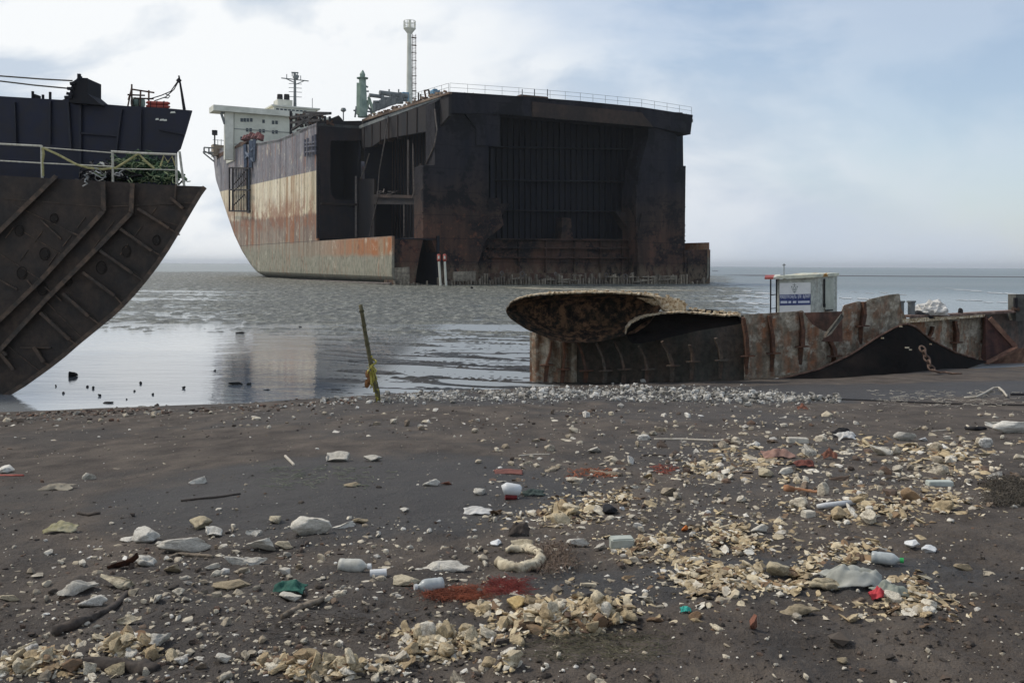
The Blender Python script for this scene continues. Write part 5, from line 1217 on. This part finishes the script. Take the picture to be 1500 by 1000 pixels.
bottle(1300, 826, 44, -22, 9, clearp, cm('green_cap', (.02, .25, .06), (.05, .42, .12)), 'clear plastic bottle with bright green cap in the right heap')
bottle(628, 866, 44, 22, 10, clearp, whitep, 'crumpled clear plastic bottle behind the orange net', cap_left=True)
# white tube by the bottle, square block, cup, planks
def boxy(px, py, w, h, dep, ang, mt, name, label, cat, lid=None, round_=.12):
    p = ghit(px, py); k = p.y / 1400; OCC.append((px - w / 2, py - h, px + w / 2, py))
    bm = bmesh.new(); bmesh.ops.create_cube(bm, size=1)
    for v in bm.verts: v.co = Vector((v.co.x * w * k, v.co.y * dep * k, (v.co.z + .5) * h * k))
    bmesh.ops.bevel(bm, geom=list(bm.edges), offset=round_ * h * k, segments=3, affect='EDGES'); bmesh.ops.subdivide_edges(bm, edges=list(bm.edges), cuts=1)
    for v in bm.verts: v.co += mnoise.noise_vector(v.co * 30 + Vector((px, 0, 0))) * h * k * .06
    me = bpy.data.meshes.new(name); bm.to_mesh(me); bm.free(); me.materials.append(mt)
    o = bpy.data.objects.new(name, me); COL.objects.link(o); o.location = p - Vector((0, 0, .08 * h * k)); o.rotation_euler = (0, R(rr.uniform(-4, 4)), R(ang)); WM[o.name] = Matrix.Translation(o.location)
    return tag(o, label, cat)
p = ghit(556, 846); mb = MB(); k = p.y / 1400; mb.tube([p + Vector((-14 * k, 0, 6 * k)), p + Vector((10 * k, .01, 7 * k))], 6 * k, 14); tag(mb.build('white_tube', whitep, smooth=False), 'short white plastic tube touching the neck of the scuffed bottle', 'tube')
boxy(911, 802, 34, 17, 22, 4, plain('pale_green_block', (.34, .36, .31), (.46, .48, .42), 12, .7, .003), 'pale_green_block', 'rounded pale green rectangular block in the centre right litter', 'block')
boxy(1376, 711, 36, 8, 14, 2, plain('mint_board', (.42, .45, .40), (.55, .58, .52), 12, .7, .003), 'mint_board', 'flat pale mint board upright among litter on the right', 'board')
boxy(1168, 648, 30, 8, 12, 3, whitef, 'foam_board', 'small rectangular pale board at the back of the reddish litter', 'board')
boxy(1084, 757, 18, 10, 14, 20, whitef, 'small_block', 'small pale block alone left of the white pipe', 'block') if 0 else None
boxy(1184, 757, 18, 10, 14, 20, whitef, 'small_block', 'small pale block alone in front of the white pipe', 'block')
p = ghit(1226, 744); k = p.y / 1400; mb = MB(); a, b = P(1197, 744, p.y - .02), P(1255, 738.5, p.y + .02); a.z += .012; b.z += .02
mb.tube([a, a.lerp(b, .2), b], [3.2 * k, 4.2 * k, 3.8 * k], 12); tag(mb.build('white_pipe', whitep, smooth=True), 'long bright white plastic pipe lying on the right-hand sand', 'pipe'); OCC.append((1196, 735, 1256, 748))
t = thing('container', 'white plastic container stained dark red underneath, standing alone on wet sand', 'container', ghit(750, 730)); k = t.location.y / 1400; OCC.append((735, 708, 765, 732))
q = t.location
mb = MB(); mb.tube([q + Vector((-13 * k, 0, 12 * k)), q + Vector((-8 * k, 0, 14 * k)), q + Vector((10 * k, .02, 11 * k)), q + Vector((13 * k, .02, 10 * k))], [8 * k, 10 * k, 9 * k, 6 * k], 12); mb.build('shell', whitep, t, smooth=True)
mb = MB(); mb.tube([q + Vector((-10 * k, -.02, 4 * k)), q + Vector((7 * k, -.01, 3 * k))], [5 * k, 4 * k], 8); mb.build('stain', cm('dark_red_stain', (.10, .01, .01), (.22, .03, .03)), t)

# sticks, driftwood and ropes on the sand
wood = plain('grey_driftwood', (.11, .085, .06), (.26, .21, .155), 20, .9, .006); wood_dark = plain('wet_dark_wood', (.03, .024, .02), (.09, .07, .055), 18, .85, .008); wood_pale = plain('pale_bleached_wood', (.36, .32, .25), (.55, .50, .42), 18, .9, .004)
def lay(pts, rpx, mt, name, label, cat, up=.6, n=12, rs=None, group=None, jit=0.):
    q = []
    for i, (x, y) in enumerate(pts):
        p = ghit(x, y); k = p.y / 1400; r_ = (rs[i] if rs else rpx) * k; q.append((p + Vector((0, 0, r_ * up + rr.uniform(0, jit))), r_))
    # densify
    P_, R_ = [], []
    for (a, ra), (b, rb) in zip(q[:-1], q[1:]):
        for j in range(7): f = j / 7; P_.append(a.lerp(b, f)); R_.append((ra * (1 - f) + rb * f) * rr.uniform(.9, 1.08))
    P_.append(q[-1][0]); R_.append(q[-1][1] * .8)
    mb = MB(); mb.tube(P_, R_, n); rm_ = sum(R_) / len(R_)
    if rpx > 2.2: mb.v = [tuple(Vector(v) + mnoise.noise_vector(Vector(v) * (.5 / rm_)) * rm_ * .55 + mnoise.noise_vector(Vector(v) * (1.6 / rm_)) * rm_ * .25) for v in mb.v]
    o = mb.build(name, mt, smooth=True); return tag(o, label, cat, group)
lay([(413, 906), (440, 892), (474, 879)], 4.5, wood, 'driftwood_stick', 'straight grey driftwood stick with a dark cut end, lower left of centre', 'stick', rs=[5, 4.5, 4])
lay([(78, 930), (112, 918), (140, 905), (165, 893), (185, 872), (194, 862)], 4, wood_dark, 'dark_branch', 'long dark curved branch running up to the cream angular slab', 'branch', rs=[8, 9, 6, 5, 4, 2.5])
lay([(95, 978), (140, 976), (190, 978), (228, 981)], 12, wood_dark, 'buried_log', 'thick dark half buried log along the bottom left', 'log', up=.1, rs=[11, 13, 12, 9])
lay([(240, 820), (262, 812), (300, 815), (312, 816)], 2.4, wood, 'grey_strip', 'thin grey strip curling under the large grey slab', 'strip')
lay([(958, 644), (1000, 644), (1050, 646), (1082, 644)], 1.6, wood_pale, 'white_lath', 'long thin white lath lying flat, upper centre right', 'lath')
lay([(760, 668), (785, 666), (806, 666)], 1.2, wood_pale, 'pale_splinter', 'thin pale splinter on dark sand left of the pale stone', 'stick')
lay([(418, 669), (424, 675), (431, 682)], 2.0, wood_pale, 'pale_twig', 'short pale diagonal twig left of the jagged pair', 'twig')
lay([(0, 697), (20, 697), (35, 697)], 1.6, red_paint, 'red_stick', 'thin red stick at the left frame edge under a white stone', 'stick')
lay([(265, 734), (295, 731), (325, 728), (352, 724)], 1.8, wood_dark, 'dark_twig', 'thin dark twig with lumps below the lone white stone', 'twig')
lay([(115, 753), (132, 755), (146, 753)], 2.6, wood_dark, 'dark_chip', 'dark flat wood chip on the left sand', 'wood')
lay([(865, 692), (880, 694), (910, 697)], 3, wood, 'wood_slat', 'tan wooden slat beside orange scraps, centre right', 'wood')
lay([(942, 668), (955, 667), (975, 668)], 1.6, wood_dark, 'dark_stick', 'short dark slat near the centre right litter', 'wood')
lay([(1150, 719), (1175, 719), (1200, 722)], 2.4, cm('orange_wood', (.28, .13, .06), (.42, .22, .12)), 'orange_stick', 'orange brown stick with a rounded left end, right of centre', 'stick', rs=[6, 2.4, 1.6])
lay([(1050, 584), (1130, 583), (1200, 584), (1300, 588), (1400, 592), (1500, 594), (1560, 595)], 1.3, navy2, 'black_cable', 'long black cable stretched across the sand on the right', 'cable', n=6)
lay([(1412, 586), (1430, 585), (1441, 580), (1455, 572), (1463, 571), (1470, 577), (1475, 584)], 1.5, wood_pale, 'pale_branch', 'pale arched branch above the black cable at right', 'branch', up=2.5)
lay([(1480, 579), (1500, 579), (1530, 580)], 2.2, navy2, 'black_pipe', 'short black pipe at the right frame edge', 'pipe')
lay([(1414, 629), (1428, 630), (1444, 629)], 3.4, navy2, 'black_bar', 'short thick black bar left of the big white foam slab', 'bar')
lay([(1365, 632), (1380, 631), (1394, 629)], 1.1, wood_pale, 'thin_splinter', 'thin pale splinter left of the black bar', 'stick')
lay([(1085, 580), (1065, 596), (1100, 594), (1160, 596)], 1.2, wood_dark, 'thin_root', 'thin dark root beside the shingle, right end', 'root') if 0 else None
lay([(740, 830), (765, 836), (790, 833)], 3, cm('pinkish_strip', (.30, .18, .13), (.48, .33, .26)), 'pinkish_strip', 'pinkish flat strip along the front of the broken foam ring', 'strip')
lay([(550, 960), (580, 968), (602, 952), (615, 944)], 3, wood_pale, 'long_chip', 'long cream chip pointing right near the bottom centre', 'chip', rs=[2, 4, 5, 3])
# broken foam ring
rp = []
for k in range(15):
    a = R(-150 + k * 19.5); rp.append((760 + 33 * math.cos(a), 822 - 15 * math.sin(a)))
lay(rp, 6, creamf, 'foam_ring', 'broken cream foam ring lying open, centre of the lower beach', 'foam', rs=[7, 8, 7.5, 7, 8, 9, 8, 7, 6, 6, 6.5, 7, 6, 5, 4], up=.8); OCC.append((718, 800, 800, 842))
# upturned rusty plate in the lower left
p = ghit(188, 832); k = p.y / 1400; mb = MB()
mb.grid(lambda u, v: p + Vector((k * (-30 + 44 * u), -.02 + .03 * v, k * (4 + 24 * u * u - 10 * v + 3 * math.sin(u * 5)))), 14, 6, (0, .008, 0)); tag(mb.build('rusty_plate', steel('rusty_thin_plate', (.05, .025, .018), (.20, .08, .04), sc_=8, streak=False, fine=30, rough=.8)), 'thin curved rusty plate sticking up left of the grey slab', 'plate')
# orange net, red rag, green scrap, dry weed
def strands(name, label, cat, px, py, w, h, n, rpx, mt, zup=.02, seed=1, ln=.08):
    r = random.Random(seed); mb = MB()
    for i in range(n):
        x = px + r.uniform(-.5, .5) * w * (1 if r.random() < .7 else 1.3); y = py + r.uniform(-.5, .5) * h; p = ghit(x, y); p.z += .004; k = p.y / 1400; pts = [p + Vector((0, 0, .001))]
        a = r.uniform(-.8, .8) + (math.pi if r.random() < .5 else 0); z0 = p.z
        for j in range(5):
            a += r.uniform(-.7, .7); p = p + Vector((math.cos(a), math.sin(a) * .8, 0)) * ln * r.uniform(.1, .35); p.z = z0 + r.uniform(0, zup); pts.append(p)
        mb.tube(pts, rpx * k * r.uniform(.35, .9), 4)
    o = mb.build(name, mt); return tag(o, label, cat, kind='stuff' if 'stalks' in name else None)
strands('orange_net', 'frayed orange red net spread on the sand beside the clear bottle', 'net', 672, 872, 80, 17, 520, .42, cm('rust_orange_net', (.12, .035, .02), (.30, .085, .04)), .022, 2)
strands('red_net', 'frayed dark red net scrap left of the yellow foam cap', 'net', 742, 862, 34, 20, 260, .42, cm('dark_red_net', (.11, .018, .015), (.24, .045, .035)), .025, 3)
strands('dry_weed', 'tuft of dry brown weed right of the broken foam ring', 'weed', 812, 822, 36, 40, 200, .7, cm('dry_weed', (.12, .085, .06), (.26, .19, .14)), .05, 4)
strands('weed_clump', 'dark weed clump at the right frame edge', 'weed', 1485, 722, 60, 40, 800, .6, cm('dark_weed', (.04, .034, .026), (.12, .10, .075)), .04, 5, .10)
strands('string_scrap', 'orange string scrap beside the tan wooden slat', 'string', 868, 694, 60, 12, 60, .9, cm('orange_string', (.22, .07, .035), (.40, .15, .08)), .02, 6)
strands('string_scrap', 'red string scrap right of the tan wooden slat', 'string', 975, 690, 20, 14, 30, .9, cm('red_string', (.18, .05, .035), (.30, .09, .06)), .02, 7)
for i, (x, y, w_, h_) in enumerate([(470, 700, 150, 34), (1390, 584, 180, 24), (880, 950, 160, 40), (470, 920, 200, 40)]):
    strands('dry_stalks', ['dry stalks strewn right of the lone white stone, mid beach', 'dry pale stalks around the black cable at right', 'olive weed mat on the lower centre sand', 'fine dark weed on the lower left sand'][i], 'weed', x, y, w_, h_, [110, 200, 260, 120][i], .55, [cm('grey_green_stalk', (.12, .13, .09), (.24, .25, .18)), wood_pale, cm('olive_weed', (.06, .055, .032), (.14, .125, .075)), wood_dark][i], .015, 20 + i, .1)
def scrap(px, py, w, h, mt, name, label, cat, seed, lift=.5, tilt=.3, n=22):
    p = ghit(px, py); k = p.y / 1400; W_, H_ = w * k, h * k; OCC.append((px - w / 2, py - h, px + w / 2, py + h * .2)); off = Vector((seed * 4.1, seed, 0))
    mb = MB()
    def fn(u, v):
        x, y = u - .5, v - .5; e = 1 - .35 * mnoise.noise(Vector((math.atan2(y, x) * 1.6, seed, 0)))
        z = H_ * lift * ((mnoise.fractal(Vector((x * 2.6, y * 2.2, 0)) + off, .9, 2., 3) * .55 + .15) + .55 * (1 - 4 * x * x)) * (1 - .6 * (2 * abs(y)) ** 2)
        return p + Vector((x * W_ * e, (v - .5) * W_ * .6 * e, max(z, 0) + tilt * H_ * v + .004))
    mb.grid(fn, n, n, (0, 0, -.004)); return tag(mb.build(name, mt, smooth=True), label, cat)
scrap(1250, 858, 84, 30, plain('grey_cloth', (.27, .27, .23), (.42, .42, .37), 6, .8, .003), 'grey_cloth', 'crumpled pale grey cloth spread over the right foam heap', 'cloth', 2, 1.0)
scrap(1305, 872, 50, 18, plain('grey_green_sheet', (.18, .20, .16), (.30, .31, .26), 6, .7, .003), 'grey_sheet', 'grey green plastic sheet scrap right of the red scrap', 'sheet', 5, .9)
scrap(1287, 877, 26, 14, cm('red_plastic', (.42, .03, .04), (.62, .09, .10)), 'red_scrap', 'bright red plastic scrap beside the pale grey cloth', 'scrap', 3, 1.)
scrap(424, 866, 44, 16, cm('dark_green_plastic', (.015, .06, .045), (.04, .14, .10)), 'green_scrap', 'dark green plastic scrap above the pale block, lower left of centre', 'scrap', 4, 1.)
scrap(1005, 896, 14, 8, cm('turquoise', (.03, .33, .27), (.08, .5, .4)), 'turquoise_scrap', 'tiny turquoise plastic scrap on the lower right sand', 'scrap', 6, 1.)
scrap(1236, 640, 32, 13, navy2, 'black_bag', 'black plastic bag lump at the back of the right litter', 'bag', 7, .8)
scrap(1240, 643, 28, 12, cloth_white, 'white_wrap', 'white wrapping curled over the black bag', 'wrap', 8, 1.)
scrap(1215, 672, 20, 14, brick, 'red_brown_rag', 'red brown rag beside white lumps in the upper right litter', 'rag', 9, 1.)
scrap(1178, 683, 28, 12, cm('dull_red', (.10, .03, .022), (.20, .065, .045)), 'dull_red_rag', 'dull red rag just right of the clean oval white stone', 'rag', 10, .8)
scrap(1140, 670, 46, 14, cm('pinkish_brown', (.22, .12, .09), (.36, .22, .17)), 'brown_rag', 'pinkish brown rag behind the clean oval white stone', 'rag', 11, .9)
scrap(1175, 600, 14, 8, brick, 'red_chip', 'small red scrap on the sand below the black plate', 'scrap', 12, 1.)
scrap(782, 725, 30, 10, cm('dark_green_rag', (.02, .035, .03), (.06, .08, .07)), 'dark_rag', 'dark green rag right of the white and red container', 'rag', 13, .8)
scrap(745, 692, 40, 6, cm('red_strip', (.10, .035, .028), (.20, .075, .055)), 'red_strip', 'faded red strip left of a white chip, centre right', 'strip', 14, .4)
scrap(700, 752, 40, 12, cloth_white, 'torn_film', 'torn white film on the wet dark sand below the container', 'film', 15, .7)
scrap(1412, 618, 22, 5, navy2, 'dark_scrap', 'flat black scrap behind the black bar', 'scrap', 16, .5) if 0 else None
scrap(760, 783, 30, 18, wood_dark, 'dark_clod', 'dark clod behind the cream slab of the foam ring', 'clod', 17, 1.)
scrap(85, 716, 42, 9, plain('beige_husk', (.18, .15, .11), (.32, .28, .21), 12, .9), 'beige_husk', 'flat beige husks on the left sand', 'husk', 18, .8)
scrap(90, 778, 44, 14, plain('yellow_husk', (.20, .18, .08), (.40, .36, .24), 12, .9), 'yellow_husk', 'yellowish husk with a white strip on the left sand', 'husk', 19, .9)
scrap(462, 905, 1, 1, navy2, 'x', 'x', 'x', 1) if 0 else None

# ---- scattered pieces: the largest are things, the rest one mass each
def clear(px, py):
    for a, b, c_, d in OCC:
        if a - 2 < px < c_ + 2 and b < py < d + 2: return False
    return True
cands = []
for hi, (hx, hy, hw, hh) in enumerate(HEAPS):
    n = int(hw * hh / 5.5) if hy > 700 else int(hw * hh / 7)
    for k in range(n):
        a = rr.uniform(0, 2 * math.pi); q = rr.random() ** .6 * (1 if rr.random() < .8 else 1.6); wob = 1 + .35 * math.sin(a * 3 + hi) + .2 * math.sin(a * 5 + hi * 2)
        x, y = hx + math.cos(a) * q * hw * wob, hy + math.sin(a) * q * hh * wob
        if not (-20 < x < 1520 and 560 < y < 1010): continue
        s = math.exp(rr.gauss(math.log(.044), .5)) * (1.45 if hy < 720 else 1.0); s = min(s, .16 if hy < 760 else .085)
        cands.append((x, y, s, 'shard' if rr.random() < .72 else 'stone', hi, q))
def dens(x, y):
    d = .10
    d += .9 * math.exp(-((x - 430) / 110) ** 2 - ((y - 800) / 22) ** 2) + .7 * math.exp(-((x - 240) / 80) ** 2 - ((y - 815) / 22) ** 2)
    d += .6 * math.exp(-((x - 620) / 120) ** 2 - ((y - 850) / 18) ** 2)
    d += 1.3 * math.exp(-((x - 1180) / 300) ** 2 - ((y - 685) / 55) ** 2)
    d += .55 * math.exp(-((x - 900) / 260) ** 2 - ((y - 770) / 80) ** 2)
    d += .50 * math.exp(-((x - 300) / 260) ** 2 - ((y - 860) / 60) ** 2)
    d += .45 * math.exp(-((x - 150) / 260) ** 2 - ((y - 965) / 32) ** 2)
    d += .35 * math.exp(-((x - 560) / 160) ** 2 - ((y - 965) / 25) ** 2)
    d += .55 * math.exp(-((y - 606) / 18) ** 2) * (1 if x < 1250 else .2)
    d *= (.18 if (x < 720 and 650 < y < 750) else 1) * (.12 if (y > 890 and x > 930) or x > 1400 and y > 760 else 1) * (.2 if 250 < x < 700 and 640 < y < 760 else 1)
    return d
st_c = []
while len(st_c) < 4300:
    x, y = rr.uniform(-20, 1520), 600 + 410 * rr.random()
    if rr.random() > dens(x, y) * 1.15: continue
    s = min(.16 if y < 740 else .065, math.exp(rr.gauss(math.log(.024), .62)) * (2.1 if y < 710 else 1.1)); st_c.append((x, y, s, 'stone' if rr.random() < .35 else 'shard', -1, 1))
near_names = {0: 'left of the black rounded object', 1: 'behind the black rounded object', 2: 'around the orange scrap', 3: 'in the right-centre heap', 4: 'between the cream block and right-centre heap', 5: 'in front of the white pipe', 6: 'right of the white pipe',
              7: 'right of the bright red scrap', 8: 'around the yellow foam cap', 9: 'at the right end of the lower centre heap', 10: 'behind the oval white stone', 11: 'below the big white foam slab', 12: 'at the left end of the buried log', 13: 'above the buried log',
              14: 'right of the dark red net', 15: 'along the bottom edge, left of centre', 16: 'behind the green-capped bottle', 17: 'right of the pale green block', 18: 'at the bottom edge, centre', 19: 'left of the oval white stone', 20: 'around the grey pitted rock'}
def instance(lst, kindname, limit, mt, mt_i, lows):
    pts = []
    for c_ in lst:
        x, y, s, kd, hi, q = c_
        if not clear(x, y): continue
        p = ghit(x, y); pts.append((s / p.y, p, c_))
    pts.sort(key=lambda a: -a[0]); Vs, Ts, off = [], [], 0; nt0 = 0
    for j, (vis, p, (x, y, s, kd, hi, q)) in enumerate(pts):
        lift = (rr.random() * .045 * max(0, 1 - q)) if hi >= 0 else 0
        rot = (rr.uniform(-.5, .5), rr.uniform(-.5, .5), rr.uniform(0, 6.28)) if hi >= 0 else (rr.uniform(-.2, .2), rr.uniform(-.2, .2), rr.uniform(0, 6.28))
        size = (s, s * rr.uniform(.55, 1), s * rr.uniform(.6, 1.0)); pos = p + Vector((0, 0, lift - rr.uniform(.08, .3) * s))
        if j < limit:
            i = rr.randrange(14 if kd == 'shard' else 10)
            if hi >= 0: lb, g = 'cream foam fragment %s, one of many' % near_names[hi], 'cream foam fragments ' + near_names[hi]
            else:
                zone = 'in the lower left' if x < 520 and y > 760 else 'on the middle left sand' if x < 620 else 'on the upper right sand' if y < 740 else 'in the lower centre' if x < 1000 else 'in the lower right'
                lb, g = 'pale stone scattered %s, one of many' % zone, 'pale stones scattered ' + zone
            put_stone(kindname, kd, i, mt, pos, size, rot, lb, 'foam' if hi >= 0 else 'stone', g)
        else:
            V, T = lows[rr.randrange(len(lows))]; Rm = rotm(*rot); V2 = (V * np.array(size)) @ Rm.T + np.array(pos); Vs.append(V2); Ts.append(T + off); off += len(V2)
    o = npmesh({'foam_fragment': 'foam_crumbs', 'pale_stone': 'pale_pebbles'}[kindname], np.concatenate(Vs), np.concatenate(Ts), mt_i, False); tag(o, kind='stuff')
instance(cands, 'foam_fragment', 295, F_m, F_i, lowF)
instance(st_c, 'pale_stone', 240, S_m, S_i, lowF[:4] + lowS)
# fine grit everywhere, white shingle along the water's edge
def mass(name, pts, mt, lows, zs=.7):
    n = len(pts); Vs, Ts, off = [], [], 0
    X = np.array([p[0] for p in pts]); Y = np.array([p[1] for p in pts]); Z = gz(X, Y)
    for j, (x, y, s) in enumerate(pts):
        V, T = lows[j % len(lows)]; a = rng.rand() * 6.28; c_, s_ = math.cos(a), math.sin(a)
        V2 = V * np.array([s, s * .75, s * zs]); V2 = np.stack([V2[:, 0] * c_ - V2[:, 1] * s_ + x, V2[:, 0] * s_ + V2[:, 1] * c_ + y, V2[:, 2] + Z[j] - .1 * s], -1)
        Vs.append(V2); Ts.append(T + off); off += len(V)
    return tag(npmesh(name, np.concatenate(Vs), np.concatenate(Ts), mt, False), kind='stuff')
def g0(px, py): p = ghit(px, py); return p.x, p.y
pts = []
for k in range(7000):                                    # shingle band: rows follow the shore line
    x = rr.uniform(330, 1230); c0 = float(np.interp(x, [330, 550, 780, 1000, 1230], [590, 580, 577, 578, 586])); hw_ = float(np.interp(x, [330, 450, 600, 900, 1050, 1230], [7, 9, 9, 13, 13, 5]))
    if rr.random() > float(np.interp(x, [330, 450, 560, 1100, 1230], [.35, .6, 1, 1, .3])): continue
    y = c0 + rr.gauss(0, .5) * hw_; X, Y = g0(x, y)
    if float(vn(np.array(X * 1.3), np.array(Y * 1.3))) + .35 * rr.random() < .42: continue
    pts.append((X, Y, min(.16, math.exp(rr.gauss(math.log(.040), .6)))))
mass('white_shingle', pts, W_i, lowS, .9)
pts = []
for k in range(9000):
    x, y = rr.uniform(-30, 1530), 590 + 420 * rr.random() ** 1.1
    if rr.random() > .25 + dens(x, y): continue
    X, Y = g0(x, y); pts.append((X, Y, math.exp(rr.gauss(math.log(.007), .55)) * (1 + Y * .07)))
mass('pale_grit', pts, S_i, lowS)
pts = []
for k in range(5000):
    x, y = rr.uniform(-30, 1530), 588 + 420 * rr.random() ** .9
    if rr.random() > .3 + .7 * (y > 880) + .5 * (y < 640): continue
    X, Y = g0(x, y); pts.append((X, Y, math.exp(rr.gauss(math.log(.009), .55)) * (1 + Y * .08)))
mass('dark_grit', pts, D_i, lowS, .6)
pts = []
for k in range(900):                                     # dark and rusty rubble along the left waterline
    x = rr.uniform(0, 520); y = float(np.interp(x, [0, 250, 520], [607, 596, 584])) + abs(rr.gauss(0, 5)); X, Y = g0(x, y); pts.append((X, Y, math.exp(rr.gauss(math.log(.06), .4))))
mass('waterline_rubble', pts, varied('mixed_rubble', [(0., (.03, .025, .022)), (.4, (.10, .07, .055)), (.6, (.22, .11, .07)), (.8, (.30, .27, .22)), (1., (.45, .42, .36))], island=True), lowS + lowF, .7)

# lumps standing in the pool and on the mud
mud_lump = cm('black_mud_lump', (.012, .012, .012), (.035, .032, .028), 6)
for (x, y, w_, h_) in [(106, 551, 20, 8), (82, 566, 4, 4), (93, 576, 4, 3), (137, 569, 5, 4), (146, 580, 6, 4), (128, 567, 4, 3), (158, 590, 20, 3), (206, 562, 5, 4), (197, 573, 4, 3), (224, 578, 4, 4), (269, 569, 6, 5), (345, 563, 22, 4), (365, 563, 18, 3), (352, 488, 14, 3), (315, 543, 4, 3), (390, 571, 14, 2), (691, 424, 4, 4), (713, 426, 3, 2), (440, 479, 8, 2), (186, 585, 4, 3)]:
    D = 3 * 1400 / (y - 388 - (x - 750) * .0064); k = D / 1400; p = P(x, y, D); p.z = -.02
    V, T = stoneP[rr.randrange(10)]; me_o = put_stone('mud_lump', 'stone', rr.randrange(10), mud_lump, p, (w_ * k, w_ * k * .8, h_ * k * 1.4), (0, 0, rr.uniform(0, 6)), 'small black lump standing in the wet flat, one of several', 'lump', 'black lumps in the wet flat')

# ---- far water: surf lines and a bar
def ribbon(mb, pts, wpx, z):
    """thin flat strip on the water following picture points, real width wpx rows"""
    q = []
    for i, (x, y) in enumerate(pts):
        h0 = HORZ + (x - 750) * .0064; w_ = wpx * (1 if 0 < i < len(pts) - 1 else .15)
        a = P(x, y - w_ / 2, 1); f = lambda yy: P(x, yy, 3 * 1400 / (yy - h0))
        A, B = f(max(y - w_ / 2, h0 + 1)), f(y + w_ / 2); A.z = B.z = z; q += [A, B]
    k = len(mb.v); mb.v += [tuple(v) for v in q]; mb.f += [(k + 2 * i, k + 2 * i + 1, k + 2 * i + 3, k + 2 * i + 2) for i in range(len(pts) - 1)]
mb = MB(); r2 = random.Random(5)
def wavy(x0, y0, x1, y1, n=14, a=.5): return [(x0 + (x1 - x0) * i / n, y0 + (y1 - y0) * i / n + r2.uniform(-a, a)) for i in range(n + 1)]
for (x0, y0, x1, y1, w_) in [(1042, 424, 1128, 430, 2.2), (1050, 432, 1124, 437, 1.6), (1230, 436, 1296, 441, 2.4), (1395, 424, 1520, 433, 1.8), (1340, 421, 1400, 424, .8), (1046, 442, 1130, 446, 2.4), (1060, 417, 1120, 419, .9), (1230, 449, 1290, 452, 2.0), (1240, 428, 1330, 431, .8), (1400, 440, 1480, 443, 1.0), (1140, 412, 1240, 413, .5)]:
    nd = 1 + int((x1 - x0) / 26)
    for i in range(nd):
        a_, b_ = (i + r2.uniform(-.1, .25)) / nd, (i + r2.uniform(.7, 1.15)) / nd; dy = r2.uniform(-1.2, 1.2)
        ribbon(mb, wavy(x0 + (x1 - x0) * a_, y0 + (y1 - y0) * a_ + dy, x0 + (x1 - x0) * b_, y0 + (y1 - y0) * b_ + dy, 7, .35), w_ * r2.uniform(.4, 1.), .035)
foam = M('surf_foam'); f = foam.noise(.8, det=6); foam = foam.fin(foam.ramp(f, [(.4, (.28, .30, .30)), (.6, (.62, .63, .63))]), .8); o = mb.build('surf', foam, loc=(0, 0, 0)); tag(o, kind='stuff')
mb = MB(); ribbon(mb, [(1060 + i * 40, 403.0 + (i * 40) * .0062 + r2.uniform(-.15, .15)) for i in range(14)], 1.3, .04); ribbon(mb, wavy(1043, 397, 1052, 397), 1, .04)
o = mb.build('sandbar', cm('wet_bar', (.07, .065, .07), (.10, .095, .10)), loc=(0, 0, 0)); tag(o, kind='structure')
mb = MB(); ribbon(mb, [(x, y) for x, y in [(740, 422), (780, 423.5), (830, 424.5), (870, 425), (960, 426), (1040, 427)]], 1.4, .10); o = mb.build('silt_bank', cm('pale_silt', (.30, .27, .2), (.42, .38, .29)), loc=(0, 0, 0)); tag(o, kind='structure')

# ---- the air
hz = MB(); hz.box((-9000, -12, -2), (9000, 21000, 62)); m = bpy.data.materials.new('haze_air'); m.use_nodes = True; t_ = m.node_tree; t_.nodes.clear()
vo = t_.nodes.new('ShaderNodeVolumePrincipled'); oo = t_.nodes.new('ShaderNodeOutputMaterial'); t_.links.new(vo.outputs[0], oo.inputs['Volume']); vo.inputs['Color'].default_value = (.92, .96, 1., 1); vo.inputs['Density'].default_value = .00011; vo.inputs['Anisotropy'].default_value = .2
o = hz.build('haze', m, loc=(0, 0, 0)); tag(o, kind='stuff')
